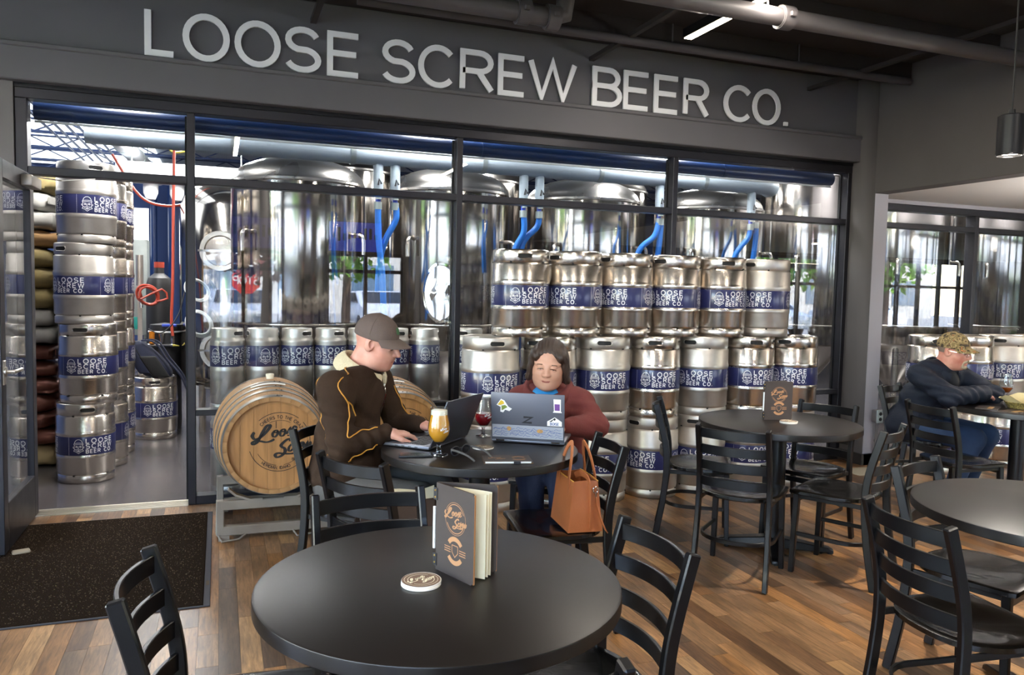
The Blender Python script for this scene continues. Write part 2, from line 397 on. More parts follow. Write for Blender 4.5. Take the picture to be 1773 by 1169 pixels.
# floor wood: colour picked per strip
def plank_material():
    m = bpy.data.materials.new('plank_wood'); m.use_nodes = True; t = m.node_tree; b = t.nodes['Principled BSDF']
    oi = t.nodes.new('ShaderNodeObjectInfo'); ge = t.nodes.new('ShaderNodeNewGeometry')
    ad = t.nodes.new('ShaderNodeMath'); ad.operation = 'ADD'; fr = t.nodes.new('ShaderNodeMath'); fr.operation = 'FRACT'
    t.links.new(oi.outputs['Random'], ad.inputs[0]); t.links.new(ge.outputs['Random Per Island'], ad.inputs[1]); t.links.new(ad.outputs[0], fr.inputs[0])
    r = t.nodes.new('ShaderNodeValToRGB'); cr = r.color_ramp; cr.interpolation = 'CONSTANT'
    cols = ['7c5837', '936d48', '5c412b', '876647', '6b4e36', '9d7850', '4f3b2b', '7c5d40', '87603a', '6f5640']
    cr.elements[0].color = lin(cols[0]); cr.elements[1].position = .1; cr.elements[1].color = lin(cols[1])
    for i, c in enumerate(cols[2:], 2): cr.elements.new(i/10).color = lin(c)
    t.links.new(fr.outputs[0], r.inputs[0])
    tc = t.nodes.new('ShaderNodeTexCoord'); mp = t.nodes.new('ShaderNodeMapping'); mp.inputs['Scale'].default_value = (16, 1.6, 1)
    geo_off = t.nodes.new('ShaderNodeVectorMath'); geo_off.operation = 'ADD'
    cb = t.nodes.new('ShaderNodeCombineXYZ'); mu = t.nodes.new('ShaderNodeMath'); mu.operation = 'MULTIPLY'; mu.inputs[1].default_value = 37
    t.links.new(fr.outputs[0], mu.inputs[0]); t.links.new(mu.outputs[0], cb.inputs[0]); t.links.new(mu.outputs[0], cb.inputs[1])
    t.links.new(tc.outputs['Object'], geo_off.inputs[0]); t.links.new(cb.outputs[0], geo_off.inputs[1]); t.links.new(geo_off.outputs[0], mp.inputs[0])
    n = t.nodes.new('ShaderNodeTexNoise'); n.inputs['Scale'].default_value = 5; n.inputs['Detail'].default_value = 8; n.inputs['Roughness'].default_value = .65; n.inputs['Distortion'].default_value = .6
    t.links.new(mp.outputs[0], n.inputs[0])
    mp2 = t.nodes.new('ShaderNodeMapping'); mp2.inputs['Scale'].default_value = (4, 1.2, 1); t.links.new(geo_off.outputs[0], mp2.inputs[0])
    n2 = t.nodes.new('ShaderNodeTexNoise'); n2.inputs['Scale'].default_value = 2.2; n2.inputs['Detail'].default_value = 3; t.links.new(mp2.outputs[0], n2.inputs[0])
    k = t.nodes.new('ShaderNodeMapRange'); k.inputs[1].default_value = .3; k.inputs[2].default_value = .7; k.inputs[3].default_value = .50; k.inputs[4].default_value = 1.38
    t.links.new(n.outputs[0], k.inputs[0])
    k2 = t.nodes.new('ShaderNodeMapRange'); k2.inputs[1].default_value = .35; k2.inputs[2].default_value = .6; k2.inputs[3].default_value = .66; k2.inputs[4].default_value = 1.14
    t.links.new(n2.outputs[0], k2.inputs[0]); mm = t.nodes.new('ShaderNodeMath'); mm.operation = 'MULTIPLY'; t.links.new(k.outputs[0], mm.inputs[0]); t.links.new(k2.outputs[0], mm.inputs[1])
    vm = t.nodes.new('ShaderNodeVectorMath'); vm.operation = 'SCALE'; t.links.new(r.outputs[0], vm.inputs[0]); t.links.new(mm.outputs[0], vm.inputs['Scale'])
    t.links.new(vm.outputs[0], b.inputs['Base Color']); b.inputs['Roughness'].default_value = .34; b.inputs['Specular IOR Level'].default_value = .30
    bp = t.nodes.new('ShaderNodeBump'); bp.inputs['Strength'].default_value = .06; bp.inputs['Distance'].default_value = .01
    t.links.new(n.outputs[0], bp.inputs['Height']); t.links.new(bp.outputs[0], b.inputs['Normal'])
    MATS['plank_wood'] = m
plank_material()

# ------------------------------------------------------------------ shell of the building
XL, XR, YB = -5.0, 18.0, -8.0
fl = struct('floor', MB().box2((XL, YB, -.12), (XR, -.012, -.008)), 'sub_floor')
# wood strips run away from the street side; the near ones are pieces of their own
PW = .083
cells = []
rr = random.Random(11)
x = -1.75
while x < 7.2:
    y = -5.2-rr.random()*.6
    while y < -.02:
        L = rr.choice((.3, .45, .6, .75, .9)); y1 = min(y+L, -.014)
        cells.append((x, y, y1)); y += L
    x += PW
def visible(cx, cy):
    d = Vector((cx, cy, 0))-Vector((0, -5.597, 1.5)); z = d.dot(Fw)
    if z < .4: return 1e9
    u = 886.5+1351*d.dot(Rt)/z; v = 584.5-1351*d.dot(Up)/z
    return z if (-60 < u < 1830 and v < 1230) else 1e9
cells = [(visible(c[0]+PW/2, (c[1]+c[2])/2), c) for c in cells]
seen = sorted([c for c in cells if c[0] < 1e8], key=lambda t: t[0]); rest = [c[1] for c in cells if c[0] >= 1e8]
cache = {}
for d, (x, y0, y1) in seen[:300]:
    L = round(y1-y0, 3)
    if L < .02: continue
    if L not in cache: cache[L] = MB().box2((.0006, .0006, -.008), (PW-.0006, L-.0006, 0)).mesh('plank', 'plank_wood', smooth=0)
    put('plank', cache[L], fl, (x, y0, 0))
mb = MB()
for x, y0, y1 in [c[1] for c in seen[300:]] + rest:
    if y1-y0 > .02: mb.box2((x+.0006, y0+.0006, -.008), (x+PW-.0006, y1-.0006, 0))
for x0, x1, ya, yb in ((XL, -1.75, YB, -.014), (-1.75, 7.22, YB, -5.9), (7.22, XR, YB, -.014)):
    x = x0
    while x < x1-.05:
        y = ya
        while y < yb:
            L = rr.choice((.9, 1.2, 1.6)); mb.box2((x+.0006, y+.0006, -.008), (min(x+PW*2, x1)-.0006, min(y+L, yb)-.0006, 0)); y += L
        x += PW*2
tag(mb.build('plank_field', 'plank_wood', fl, smooth=0), kind='stuff')
for (x0, y0, x1, y1) in ((5.0, -.60, 5.40, -.36),):
    struct('floor_patch', MB().box2((x0, y0, -.002), (x1, y1, .0025)), 'wedge_grey', fl)

# brewery floor and shell
struct('floor_brewery', MB().box2((-5, .0, -.12), (XR, 9.2, -.002)), 'epoxy')
wb = struct('wall_brewery_back', MB().box2((-5, 9.0, 0), (-2.0, 9.2, 3.36)).box2((-1.12, 9.0, 0), (XR, 9.2, 3.36)).box2((-2.0, 9.0, 2.72), (-1.12, 9.2, 3.36)).box2((-2.0, 9.0, 0), (-1.12, 9.2, 1.9)), 'blue_wall')
struct('wall_brewery_left', MB().box2((-5.2, 0, 0), (-5, 9.2, 3.36)), 'blue_wall')
struct('wall_brewery_right', MB().box2((XR, 0, 0), (XR+.2, 9.2, 3.36)), 'blue_wall')
ceb = struct('ceiling_brewery', MB().box2((-5.2, .0, 3.36), (XR+.2, 9.2, 3.5)), 'ceiling_panel')
for i in range(7):
    y = 1.3+i*1.2
    mb = MB().box2((-5, y-.03, 3.33), (XR, y+.03, 3.36)).box2((-5, y-.025, 3.18), (XR, y+.025, 3.21))
    for k in range(38):
        x = -5+k*.6; mb.bar([(x, y, 3.20), (x+.3, y, 3.34), (x+.6, y, 3.20)], .016, .016)
    mb.build('roof_joist', 'blue_steel', ceb)
for k in range(5):
    MB().tube([(-1.75+k*.11, .5, 3.14), (-1.75+k*.11, 9, 3.14)], .014, 8).build('conduit', 'blue_steel', ceb)

# tap room walls
bm_ = MB().box2((XL, -.02, 2.905), (5.36, .14, 3.42)).box2((XL, -.085, 2.69), (5.36, .14, 2.905)).box2((XL, -.10, 2.885), (5.36, -.02, 2.915))
struct('wall_sign', bm_, 'sign_wall_paint', bevel=.006)
struct('wall_left', MB().box2((XL, -.02, 0), (-1.172, .12, 2.70)), 'wall_paint')
rw = MB().box2((5.344, -.27, 0), (5.50, .12, 3.42)).box2((5.344, YB, 2.396), (5.50, -.27, 3.42))
struct('wall_right', rw, 'wall_right_paint', bevel=.004)
struct('trim_jamb', MB().box2((5.350, -.274, .10), (5.497, -.270, 2.394)), 'jamb_paint')
struct('wall_alcove', MB().box2((5.5, -.02, 2.36), (XR, .12, 2.41)).box2((5.5, .0, 2.41), (XR, .12, 3.42)), 'jamb_paint')
struct('ceiling_alcove', MB().box2((5.5, YB, 2.396), (XR, -.02, 2.44)), 'soffit_paint')
struct('wall_alcove_end', MB().box2((XR-.05, YB, 0), (XR+.15, 0, 2.44)), 'wall_paint')
ce = struct('ceiling', MB().box2((XL, YB-.2, 3.42), (XR, .0, 3.55)), 'ceiling_black')
for i in range(10):
    y = -.55-i*.78
    MB().box2((XL, y-.05, 3.30), (5.34, y+.05, 3.42)).build('ceiling_joist', 'ceiling_black', ce)
for i in range(5):
    x = -3.6+i*2.1; MB().box2((x-.02, YB, 3.27), (x+.02, -.02, 3.30)).build('ceiling_strut', 'ceiling_black', ce)
b = MB().box2((5.322, -.292, 0), (5.5, -.268, .10)).box2((5.322, -.29, 0), (5.346, .0, .10)).box2((5.344, -.292, 0), (5.503, -.27, .10))
struct('baseboard_right', b, 'base_black', bevel=.003)
struct('baseboard_left', MB().box2((XL, -.034, 0), (-1.172, -.018, .10)), 'base_black')

# street side with its windows (seen mirrored in the glass)
def window_wall(name, spans, wins, mk, step):
    # spans: length and height of the wall; mk maps (along, depth, z) to a point; depth 0 is the room side
    r = sroot(name); mb = MB(); (s0, s1), h_ = spans
    def bx_(a, b, q=mb): q.box2(mk(*a), mk(*b))
    xs = sorted([v for q in wins for v in q[:2]]); edges = [s0]+xs+[s1]
    for i in range(0, len(edges), 2): bx_((edges[i], 0, 0), (edges[i+1], .2, h_))
    for x0, x1, z0, z1 in wins: bx_((x0, 0, 0), (x1, .2, z0)); bx_((x0, 0, z1), (x1, .2, h_))
    mb.build('wall_panel', 'wall_paint', r)
    for x0, x1, z0, z1 in wins:
        n = max(1, round((x1-x0)/step)); f = MB()
        for i in range(n+1):
            x = x0+(x1-x0)*i/n; f.box2(mk(x-.03, .05, z0), mk(x+.03, .14, z1))
        for z in (z0+.03, 1.74, z1-.03): f.box2(mk(x0, .05, z-.03), mk(x1, .14, z+.03))
        f.build('street_frame', 'alu_dark', r)
        MB().box2(mk(x0, .095, z0), mk(x1, .10, z1)).build('street_pane', 'street_glass', r)
window_wall('wall_street', ((XL, XR), 3.5), WINS, lambda a, d, z: (a, YB-d, z), .66)
window_wall('wall_side_left', ((YB, 0), 3.5), SIDE, lambda a, d, z: (XL-d, a, z), 1.05)

# storefront between tap room and brewery
def bay(n, x0, x1, rails, panes, zt=2.60, label=None, y=0):
    r = sroot('window_%d' % n, label)
    for z0, z1 in rails: MB().box2((x0, y, z0), (x1, y+.11, z1)).build('rail', 'alu_dark', r, bevel=.003)
    for z0, z1 in panes: MB().box2((x0-.012, y+.052, z0-.012), (x1+.012, y+.058, z1+.012)).build('pane', 'pane_glass', r, smooth=0)
    return r
MUL = [(-1.17, -1.105), (-.20, -.152), (1.64, 1.685), (3.483, 3.53), (5.30, 5.344)]
fr = sroot('trim_1', 'dark metal storefront frame around the brewery windows')
for i, (a, b) in enumerate(MUL):
    MB().box2((a, 0, 0 if i > 1 else 0), (b, .11, 2.60)).build('mullion', 'alu_dark', fr, bevel=.003)
    if i: MB().box2((a-.014, .075, .02), (a, .10, 2.59)).build('glazing_bead', 'alu_black', fr)
MB().box2((-1.17, -.004, 2.60), (5.344, .11, 2.664)).build('head_rail', 'alu_dark', fr, bevel=.004)
MB().box2((-1.17, -.006, 2.664), (5.344, .11, 2.692)).build('head_shade_strip', 'alu_black', fr)  # black strip paints the shade in the recess under the beam
bay(1, -1.105, -.20, [(2.14, 2.19)], [(2.19, 2.60)], label='transom window above the open brewery door')
bay(2, -.152, 1.64, [(2.14, 2.19), (.60, .64), (0, .055)], [(2.19, 2.60), (.64, 2.14), (.055, .60)], label='brewery window behind the two oak barrels')
bay(3, 1.685, 3.483, [(2.14, 2.19), (.60, .64), (0, .055)], [(2.19, 2.60), (.64, 2.14), (.055, .60)], label='brewery window behind the left half of the keg stack')
bay(4, 3.53, 5.30, [(2.14, 2.19), (.60, .64), (0, .055)], [(2.19, 2.60), (.64, 2.14), (.055, .60)], label='brewery window behind the right half of the keg stack')
fr2 = sroot('trim_2', 'dark metal frame of the alcove windows')
xs = [5.5, 6.9, 8.6, 10.4]
for i, a in enumerate(xs):
    MB().box2((a, 0, 0), (a+.05, .11, 2.30)).build('mullion', 'alu_dark', fr2, bevel=.003)
MB().box2((5.5, -.004, 2.30), (XR, .11, 2.36)).build('head_rail', 'alu_dark', fr2, bevel=.003)
for i in range(3): bay(5+i, xs[i]+.05, xs[i+1], [(2.14, 2.19), (.60, .64), (0, .055)], [(2.19, 2.30), (.64, 2.14), (.055, .60)], label=('alcove window nearest the grey corner', 'alcove window behind the seated man in the camouflage cap', 'alcove window at the right edge')[i])
struct('wall_alcove_far', MB().box2((10.45, 0, 0), (XR, .12, 2.4)), 'wall_paint')

# threshold
t = struct('trim_3', MB().box2((-1.105, -.03, -.004), (-.20, .12, .006)), 'threshold_metal', label='ribbed metal threshold of the brewery door')
for k in range(5): MB().box2((-1.10, -.02+k*.025, .006), (-.205, -.012+k*.025, .010)).build('rib', 'threshold_metal', t)

# the open glass door, swung into the tap room
d = sroot('door_1', 'dark framed glass door standing open at the left')
DX, D0, D1, DT = -1.075, -.005, -.83, .045
MB().box2((DX-.045, D1, .02), (DX, D1+.09, 2.13)).build('lock_stile', 'alu_dark', d, bevel=.003)
MB().box2((DX-.045, D0-.09, .02), (DX, D0, 2.13)).build('hinge_stile', 'alu_dark', d, bevel=.003)
MB().box2((DX-.045, D1+.09, 2.03), (DX, D0-.09, 2.13)).build('top_rail', 'alu_dark', d, bevel=.003)
MB().box2((DX-.045, D1+.09, .02), (DX, D0-.09, .28)).build('kick_rail', 'alu_dark', d, bevel=.003)
MB().box2((DX-.026, D1+.08, .27), (DX-.02, D0-.08, 2.04)).build('pane', 'pane_glass', d, smooth=0)
hd = MB().box2((DX-.006, D1+.02, .93), (DX+.006, D1+.065, 1.06)).build('lock_plate', 'steel_satin', d, bevel=.002)
h = MB().tube([(DX, D1+.045, 1.0), (DX+.05, D1+.045, 1.0), (DX+.055, D1+.06, 1.0), (DX+.055, D1+.17, 1.0)], .010, 10).build('lever_handle', 'steel_satin', d)
MB().lathe([(.0, 0), (.027, 0), (.027, .012), (0, .012)], 20, (DX+.001, D1+.045, 1.0), M=Matrix.Rotation(R_(90), 3, 'Y')).build('rose', 'steel_satin', h)
c = MB().box2((DX, D0-.34, 2.035), (DX+.06, D0-.08, 2.10)).build('closer_body', 'steel_satin', d, bevel=.008, seg=2)
MB().bar([(DX+.03, D0-.2, 2.105), (DX+.15, D0+.0, 2.11), (DX+.34, .005, 2.135)], .016, .006).build('closer_arm', 'steel_satin', c)
tag(MB().box((DX+.06, D1+.06, .012), (.085, .05, .02), rz=.3).build('door_wedge', 'wedge_grey', bevel=.006), 'small grey wedge holding the open glass door on the mat', 'doorstop')

# sign letters
sg = thing('wall_sign_lettering', 'large white capital letter sign across the dark wall above the brewery windows', 'sign', (0, -.036, 2.905))
LH, SW = .264, .040
SPAN = [('L', -.443, -.248), ('O', -.221, .066), ('O', .094, .386), ('S', .408, .651), ('E', .69, .921), ('S', 1.063, 1.306), ('C', 1.327, 1.6), ('R', 1.636, 1.906), ('E', 1.929, 2.153), ('W', 2.168, 2.568), ('B', 2.702, 2.958), ('E', 2.974, 3.212), ('E', 3.249, 3.484), ('R', 3.523, 3.776), ('C', 3.912, 4.193), ('O', 4.201, 4.485), ('.', 4.520, 4.574)]
for ch, x0, x1 in SPAN:
    wd, st = glyph(ch); mb = MB(); kx = (x1-x0-SW)/wd if ch != '.' else .2
    for n_, s_ in enumerate(st):
        for quad in ribbon([(a*kx, b*LH) for a, b in s_], SW):
            f = [Vector((p[0], -.016-.0009*n_, p[1])) for p in quad]; k = [Vector((p[0], .0, p[1])) for p in quad]
            mb.add(f+k, [(0, 1, 2, 3), (0, 4, 5, 1), (2, 6, 7, 3), (1, 5, 6, 2), (3, 7, 4, 0)])
    mb.build('letter_'+('stop' if ch == '.' else ch.lower()), 'sign_white', sg, (x0+SW/2, 0, .042), smooth=0, weld=False)

# ceiling pipes and lamps of the tap room
def pipe(name, pts, r, m, label, joints=()):
    t = thing(name, label, 'pipe')
    MB().tube(pts, r, 16).build('pipe_run', m, t)
    for p, dr in joints:
        dv = Vector(dr).normalized()*.045; p = Vector(p)
        c = MB().tube([p-dv, p-dv*.9, p-dv*.9, p+dv*.9, p+dv*.9, p+dv], r*1.32, 16, scales=[.9, .9, 1, 1, .9, .9]).build('coupling', m, t)
        for s_ in (-1, 1): MB().box(p+Vector((0, s_*r*1.35, 0)), (.035, .03, .03)).build('bolt_lug', m, c, bevel=.004)
    for k in range(1, 4):
        q = Vector(pts[0]).lerp(Vector(pts[-1]), k/4); MB().tube([q+Vector((0, 0, r)), (q.x, q.y, 3.42)], .006, 6).build('hanger_rod', 'duct_dark', t)
    return t
pipe('sprinkler_pipe', [(-4, -1.73, 3.13), (2.7, -1.73, 3.13), (3.12, -1.73, 3.13), (5.34, -1.73, 3.13)], .052, 'pipe_painted', 'grey sprinkler pipe crossing below the dark ceiling', [((3.13, -1.73, 3.13), (1, 0, 0))])
pipe('drain_pipe', [(-4, -.92, 3.23), (1.7, -.92, 3.23), (1.95, -.92, 3.22), (2.06, -.92, 3.25), (2.08, -.92, 3.42)], .06, 'pipe_painted', 'thicker grey pipe turning up into the ceiling above the sign', [((1.78, -.92, 3.23), (1, 0, 0)), ((1.98, -.92, 3.22), (1, 0, 0))])
pipe('branch_pipe', [(.8, -.62, 3.26), (3, -.62, 3.26), (5.3, -.62, 3.26)], .03, 'duct_dark', 'thin dark pipe running close above the sign wall')
def linear_light(x, y0, y1, label, z=3.215, power=42):
    t = thing('linear_light', label, 'ceiling light', (x, (y0+y1)/2, z), group='linear ceiling lights'); L = y1-y0
    MB().box2((-.035, -L/2, .006), (.035, L/2, .07)).build('housing', 'alu_black', t, bevel=.004)
    MB().box2((-.028, -L/2+.01, .0), (.028, L/2-.01, .008)).build('diffuser', 'lamp_warm', t)
    for s_ in (-1, 1): MB().tube([(0, s_*L*.4, .07), (0, s_*L*.4, 3.29-z if z > 2.5 else 2.39-z)], .003, 6).build('cable', 'alu_black', t)
    o = area('linear_light_glow', (x, (y0+y1)/2, z-.012), .05, L, power, WARM); return t
linear_light(2.98, -2.5, -.92, 'glowing linear lamp hanging from the dark ceiling right of the sign', power=26)
linear_light(.2, -5.6, -4.2, 'linear lamp behind the viewer on the left', power=42)
linear_light(3.2, -6.2, -4.8, 'linear lamp behind the viewer on the right', power=42)
linear_light(-2.2, -3.4, -2.0, 'linear lamp beyond the left edge', power=36)
linear_light(9.0, -4.5, -3.1, 'added linear lamp lighting the alcove from out of view', z=2.33, power=40)  # added out of view because the alcove needs light
ul = thing('soffit_fill_light', 'added linear lamp beyond the right edge, brightening the alcove ceiling', 'ceiling light', (6.7, -2.3, 1.86), group='linear ceiling lights')  # unseen lamp added to brighten the alcove ceiling
MB().box2((-.7, -.05, -.03), (.7, .05, .03)).build('housing', 'alu_black', ul, bevel=.004); MB().box2((-.68, -.04, .03), (.68, .04, .034)).build('diffuser', 'lamp_warm', ul)
for s_ in (-.6, .6): MB().tube([(s_, 0, .03), (s_, 0, .536)], .004, 6).build('cable', 'alu_black', ul)
area('soffit_fill_glow', (6.7, -2.3, 1.90), 1.3, .08, 75, (1, .95, .9), (R_(180), 0, 0))
def pendant(x, y, z, label):
    t = thing('pendant_lamp', label, 'lamp', (x, y, z))
    MB().lathe([(.0, .19), (.052, .19), (.058, .185), (.058, .004), (.055, 0), (.051, 0), (.051, .03), (0, .03)], 36).build('shade', 'alu_black', t)
    MB().lathe([(0, .012), (.05, .012)], 30).build('lens', 'lamp_on', t)
    MB().lathe([(.0, .215), (.014, .215), (.016, .19), (0, .19)], 16).build('cap', 'alu_black', t)
    MB().tube([(0, 0, .21), (0, 0, 3.42-z)], .004, 8).build('cord', 'alu_black', t)
    area('pendant_glow', (x, y, z+.005), .09, .09, 22, WARM, spread=110)
pendant(3.5, -2.915, 2.176, 'black cylinder pendant lamp hanging at the upper right')

# brewery lamps; unseen row nearest the glass added to light pipe and tanks
for i, (x, y) in enumerate(((-.55, 4.0), (.2, 3.35), (2.9, 2.6), (5.6, 2.6), (8.6, 3.6), (3.6, 6.0), (-3.2, 4.2), (-.6, .75), (1.6, .75), (3.8, .75), (6.4, .75), (8.8, .75))):
    t = thing('shop_light', ('white ceiling lamp seen through the transom over the open door', 'white ceiling lamp above the left tank row', 'white ceiling lamp above the second fermentation tank', 'white ceiling lamp above the fourth fermentation tank', 'white ceiling lamp beyond the alcove windows', 'white ceiling lamp deep behind the tank row', 'white ceiling lamp over the stacked grain sacks', 'added unseen lamp inside the brewery, over the door', 'added unseen lamp inside the brewery, over the barrels', 'added unseen lamp inside the brewery, over the keg stack', 'added unseen lamp inside the brewery, over the alcove start', 'added unseen lamp inside the brewery, over the alcove end')[i], 'ceiling light', (x, y, 3.12))
    MB().box2((-.14, -.6, .02), (.14, .6, .09)).build('housing', 'white_panel', t, bevel=.01)
    MB().box2((-.12, -.58, .0), (.12, .58, .02)).build('tube_panel', 'bay_lamp', t)
    for s_ in (-1, 1): MB().tube([(0, s_*.5, .09), (0, s_*.5, .24)], .006, 6).build('hanger', 'galv', t)
    area('shop_glow', (x, y, 3.11), .24, 1.2, 78, (1, .98, .95))
# glowing sheet makes the white brewery ceiling look brightly lit; far window
for x0, x1, y0, y1 in ((-4.4, -.85, 1.6, 8.9),):
    MB().box2((x0, y0, 3.345), (x1, y1, 3.359)).build('glowing_ceiling_panel', 'white_glow', ceb)
MB().box2((-2.0, 9.06, 1.9), (-1.12, 9.08, 2.72)).build('far_window_pane', 'white_glow', wb)
# ------------------------------------------------------------------ kegs
def keg_print(r, zmid, hh, reps, phase=0):
    # lettering and head emblem wrapped round the band
    per = 2*PI*r/reps; q = []
    fe = face_emblem()
    for k in range(reps):
        x0 = k*per
        s_ = hh*.80/1.6
        q += [[(x0+p[0]*s_*1.12, zmid-hh*.40+p[1]*s_) for p in f] for f in fe]
        tx = x0+s_*1.12+hh*.09; ch = hh*.235; Wt = min(hh*1.42, per*.93-s_*1.12-hh*.16)
        for t, yy, c2, w2 in (('LOOSE', .165, ch, .046), ('SCREW', -.125, ch, .046), ('BEER CO.', -.385, ch*.80, .040)):
            tot = sum(glyph(c)[0]+.42 for c in t)*c2-.42*c2; kx = Wt/tot
            for ch_, px0 in zip(t, np.cumsum([0]+[(glyph(c)[0]+.42)*c2*kx for c in t[:-1]])):
                for st_ in glyph(ch_)[1]: q += ribbon([(tx+px0+a*c2*kx, zmid+hh*yy+b*c2) for a, b in st_], hh*w2)
        xs_ = x0+per*.93
        q += ribbon([(xs_, zmid-hh*.5), (xs_, zmid+hh*.5)], .0012)
    R2 = r+.0012
    return q, (lambda u, v: (R2*math.cos(u/R2*R2/r), R2*math.sin(u/r), v))
KEGH = .588
def hole_outline(hw, r, z):
    us = [hw+r*math.sin(R_(a)) for a in range(90, -1, -15)]+[hw*q for q in (.66, .33, 0)]; us = us+[-u for u in us[-2::-1]]
    top = [(u, math.sqrt(max(r*r-max(abs(u)-hw, 0)**2, 0))) for u in us]
    P = [(u, z+h_) for u, h_ in top]+[(u, z-h_) for u, h_ in top[-2:0:-1]]
    vs = [(u, z+h_) for u, h_ in top]+[(u, z-h_) for u, h_ in top]; n = len(top)
    return P, (vs, [(i, i+1, n+i+1, n+i) for i in range(n-1)])
def make_keg(steel):
    t = thing('keg', 'keg', 'keg')
    pr_ = [(0, .03), (.15, .03), (.175, .012), (.180, 0), (.190, 0), (.1935, .004), (.1935, .054), (.189, .060), (.1935, .066), (.197, .074), (.1975, .172),
           (.2000, .178), (.2016, .186), (.2025, .193), (.2016, .200), (.2000, .207), (.1985, .212), (.1985, .344), (.2000, .350), (.2016, .358), (.2025, .366), (.2016, .374), (.2000, .381), (.1975, .388),
           (.197, .488), (.1935, .494), (.189, .500), (.1935, .506), (.1935, .578), (.190, .586), (.184, .588), (.178, .582), (.176, .54), (.17, .535), (.10, .548), (0, .552)]
    MB().lathe(pr_, 48).build('shell', steel, t, smooth=50)
    mb = MB().lathe([(.1990, .210), (.1996, .212), (.1996, .346), (.1990, .348)], 48).build('label_band', 'label_navy', t)
    q, fn = keg_print(.1997, .279, .134, 3)
    lay(q, fn).build('lettering', 'print_white', mb, smooth=0, weld=False)
    for k in range(4):
        a = k*PI/2+.5
        def hole(u, v, rr=.1939): return (rr*math.cos(a+u/rr), rr*math.sin(a+u/rr), v)
        if k % 2 == 0:
            P, sf = hole_outline(.035, .016, .543)
            h = MB().add([hole(*p) for p in sf[0]], sf[1]).build('hand_hole', 'dark_hole', t, smooth=0)
            MB().tube([hole(p[0], p[1], .1942) for p in P], .0028, 6, closed=True).build('hole_rim', steel, h)
    for k in range(5):
        a = k*1.2566
        for z in (.502, .058):
            MB().box((.1935*math.cos(a), .1935*math.sin(a), z), (.006, .012, .009), rz=a).build('drain_notch', 'dark_hole', t)
    MB().lathe([(.0, .575), (.028, .575), (.033, .570), (.033, .55), (0, .55)], 20).build('valve_neck', 'chrome', t)
    return t
def make_sixtel():
    t = thing('slim_keg', 'slim keg', 'keg')
    pr_ = [(0, .02), (.09, .02), (.108, .006), (.110, 0), (.1155, .002), (.1165, .05), (.1135, .055), (.1165, .06), (.1170, .285), (.1185, .292), (.1170, .299), (.1170, .486), (.1185, .495), (.1165, .505), (.1085, .52), (.1075, .528), (.1085, .574), (.106, .586), (.101, .588), (.098, .58), (.097, .535), (0, .545)]
    MB().lathe(pr_, 40).build('shell', 'steel_satin', t, smooth=50)
    b_ = MB().lathe([(.1174, .318), (.1180, .321), (.1180, .463), (.1174, .466)], 40).build('label_band', 'label_navy', t)
    q, fn = keg_print(.1181, .392, .142, 2)
    lay(q, fn).build('lettering', 'print_white', b_, smooth=0, weld=False)
    for k in range(2):
        a = k*PI+1.9
        def hole(u, v, rr=.1089): return (rr*math.cos(a+u/rr), rr*math.sin(a+u/rr), v)
        P, sf = hole_outline(.032, .016, .552)
        h = MB().add([hole(*p) for p in sf[0]], sf[1]).build('hand_hole', 'dark_hole', t, smooth=0)
        MB().tube([hole(p[0], p[1], .1088) for p in P], .0025, 6, closed=True).build('hole_rim', 'steel_satin', h)
    MB().lathe([(.0, .573), (.026, .573), (.03, .568), (.03, .54), (0, .54)], 16).build('valve_neck', 'chrome', t)
    return t
KG = make_keg('steel'); KD = make_keg('steel_satin'); KS = make_sixtel()
first = {id(KG): True, id(KD): True, id(KS): True}
def place(proto, loc, rz, label, group):
    if first[id(proto)]:
        first[id(proto)] = False; proto.location = loc; proto.rotation_euler = (0, 0, rz); proto['label'] = label; proto['group'] = group; return proto
    return dup(proto, loc, rz, label, group)
ordn = ['first', 'second', 'third', 'fourth', 'fifth', 'sixth', 'seventh', 'eighth', 'ninth']
YK = -.565
def facing(x, y): return math.atan2(-5.597-y, 0-x)      # direction from keg to viewer
x2 = [1.735, 2.165, 2.59, 3.01, 3.43, 3.855, 4.275]
x3 = [1.942+.4065*i for i in range(6)]
# label angle offsets: where the emblem starts relative to the viewer direction
def rot(x, y, d): return facing(x, y)-R_(d)
off3 = [20, 75, 75, 60, -25+35, 62]; dull3 = [0, 0, 0, 0, 0, 1]
off2 = [15, 60, -20+45, 25, 55, 10, 45]; dull2 = [1, 0, 1, 0, 1, 0, 0]
off1 = [60, 100, 60, 70, 40, 15, 55]; dull1 = [1, 0, 1, 1, 1, 1, 1]
kinds = {0: 'shiny', 1: 'scuffed satin'}
for i, x in enumerate(x2):
    place(KD if dull1[i] else KG, (x+(.004 if i % 2 else -.003), YK+.0, 0), rot(x, YK, off1[i]), '%s keg on the floor, %s from left in the front stack' % (kinds[dull1[i]], ordn[i]), 'bottom row of the front keg stack')
for i, x in enumerate(x2):
    place(KD if dull2[i] else KG, (x, YK, KEGH), rot(x, YK, off2[i]), '%s keg, middle layer, %s from left in the front stack' % (kinds[dull2[i]], ordn[i]), 'middle row of the front keg stack')
for i, x in enumerate(x3):
    place(KD if dull3[i] else KG, (x, YK, 2*KEGH), rot(x, YK, off3[i]), '%s keg, top layer, %s from left in the front stack' % (kinds[dull3[i]], ordn[i]), 'top row of the front keg stack')
# alcove kegs: two layers along the glass
xa = [5.78+i*.424 for i in range(8)]
for i, x in enumerate(xa):
    for lv in (0, 1):
        place(KG if (i+lv) % 3 else KD, (x, YK, lv*KEGH), rot(x, YK, (40, 25, 70, 15, 90, 35, 60, 5)[(i+lv*3) % 8]), 'steel keg in the alcove, %s layer, %s from the grey corner' % (('bottom', 'top')[lv], ordn[i]), 'alcove kegs')
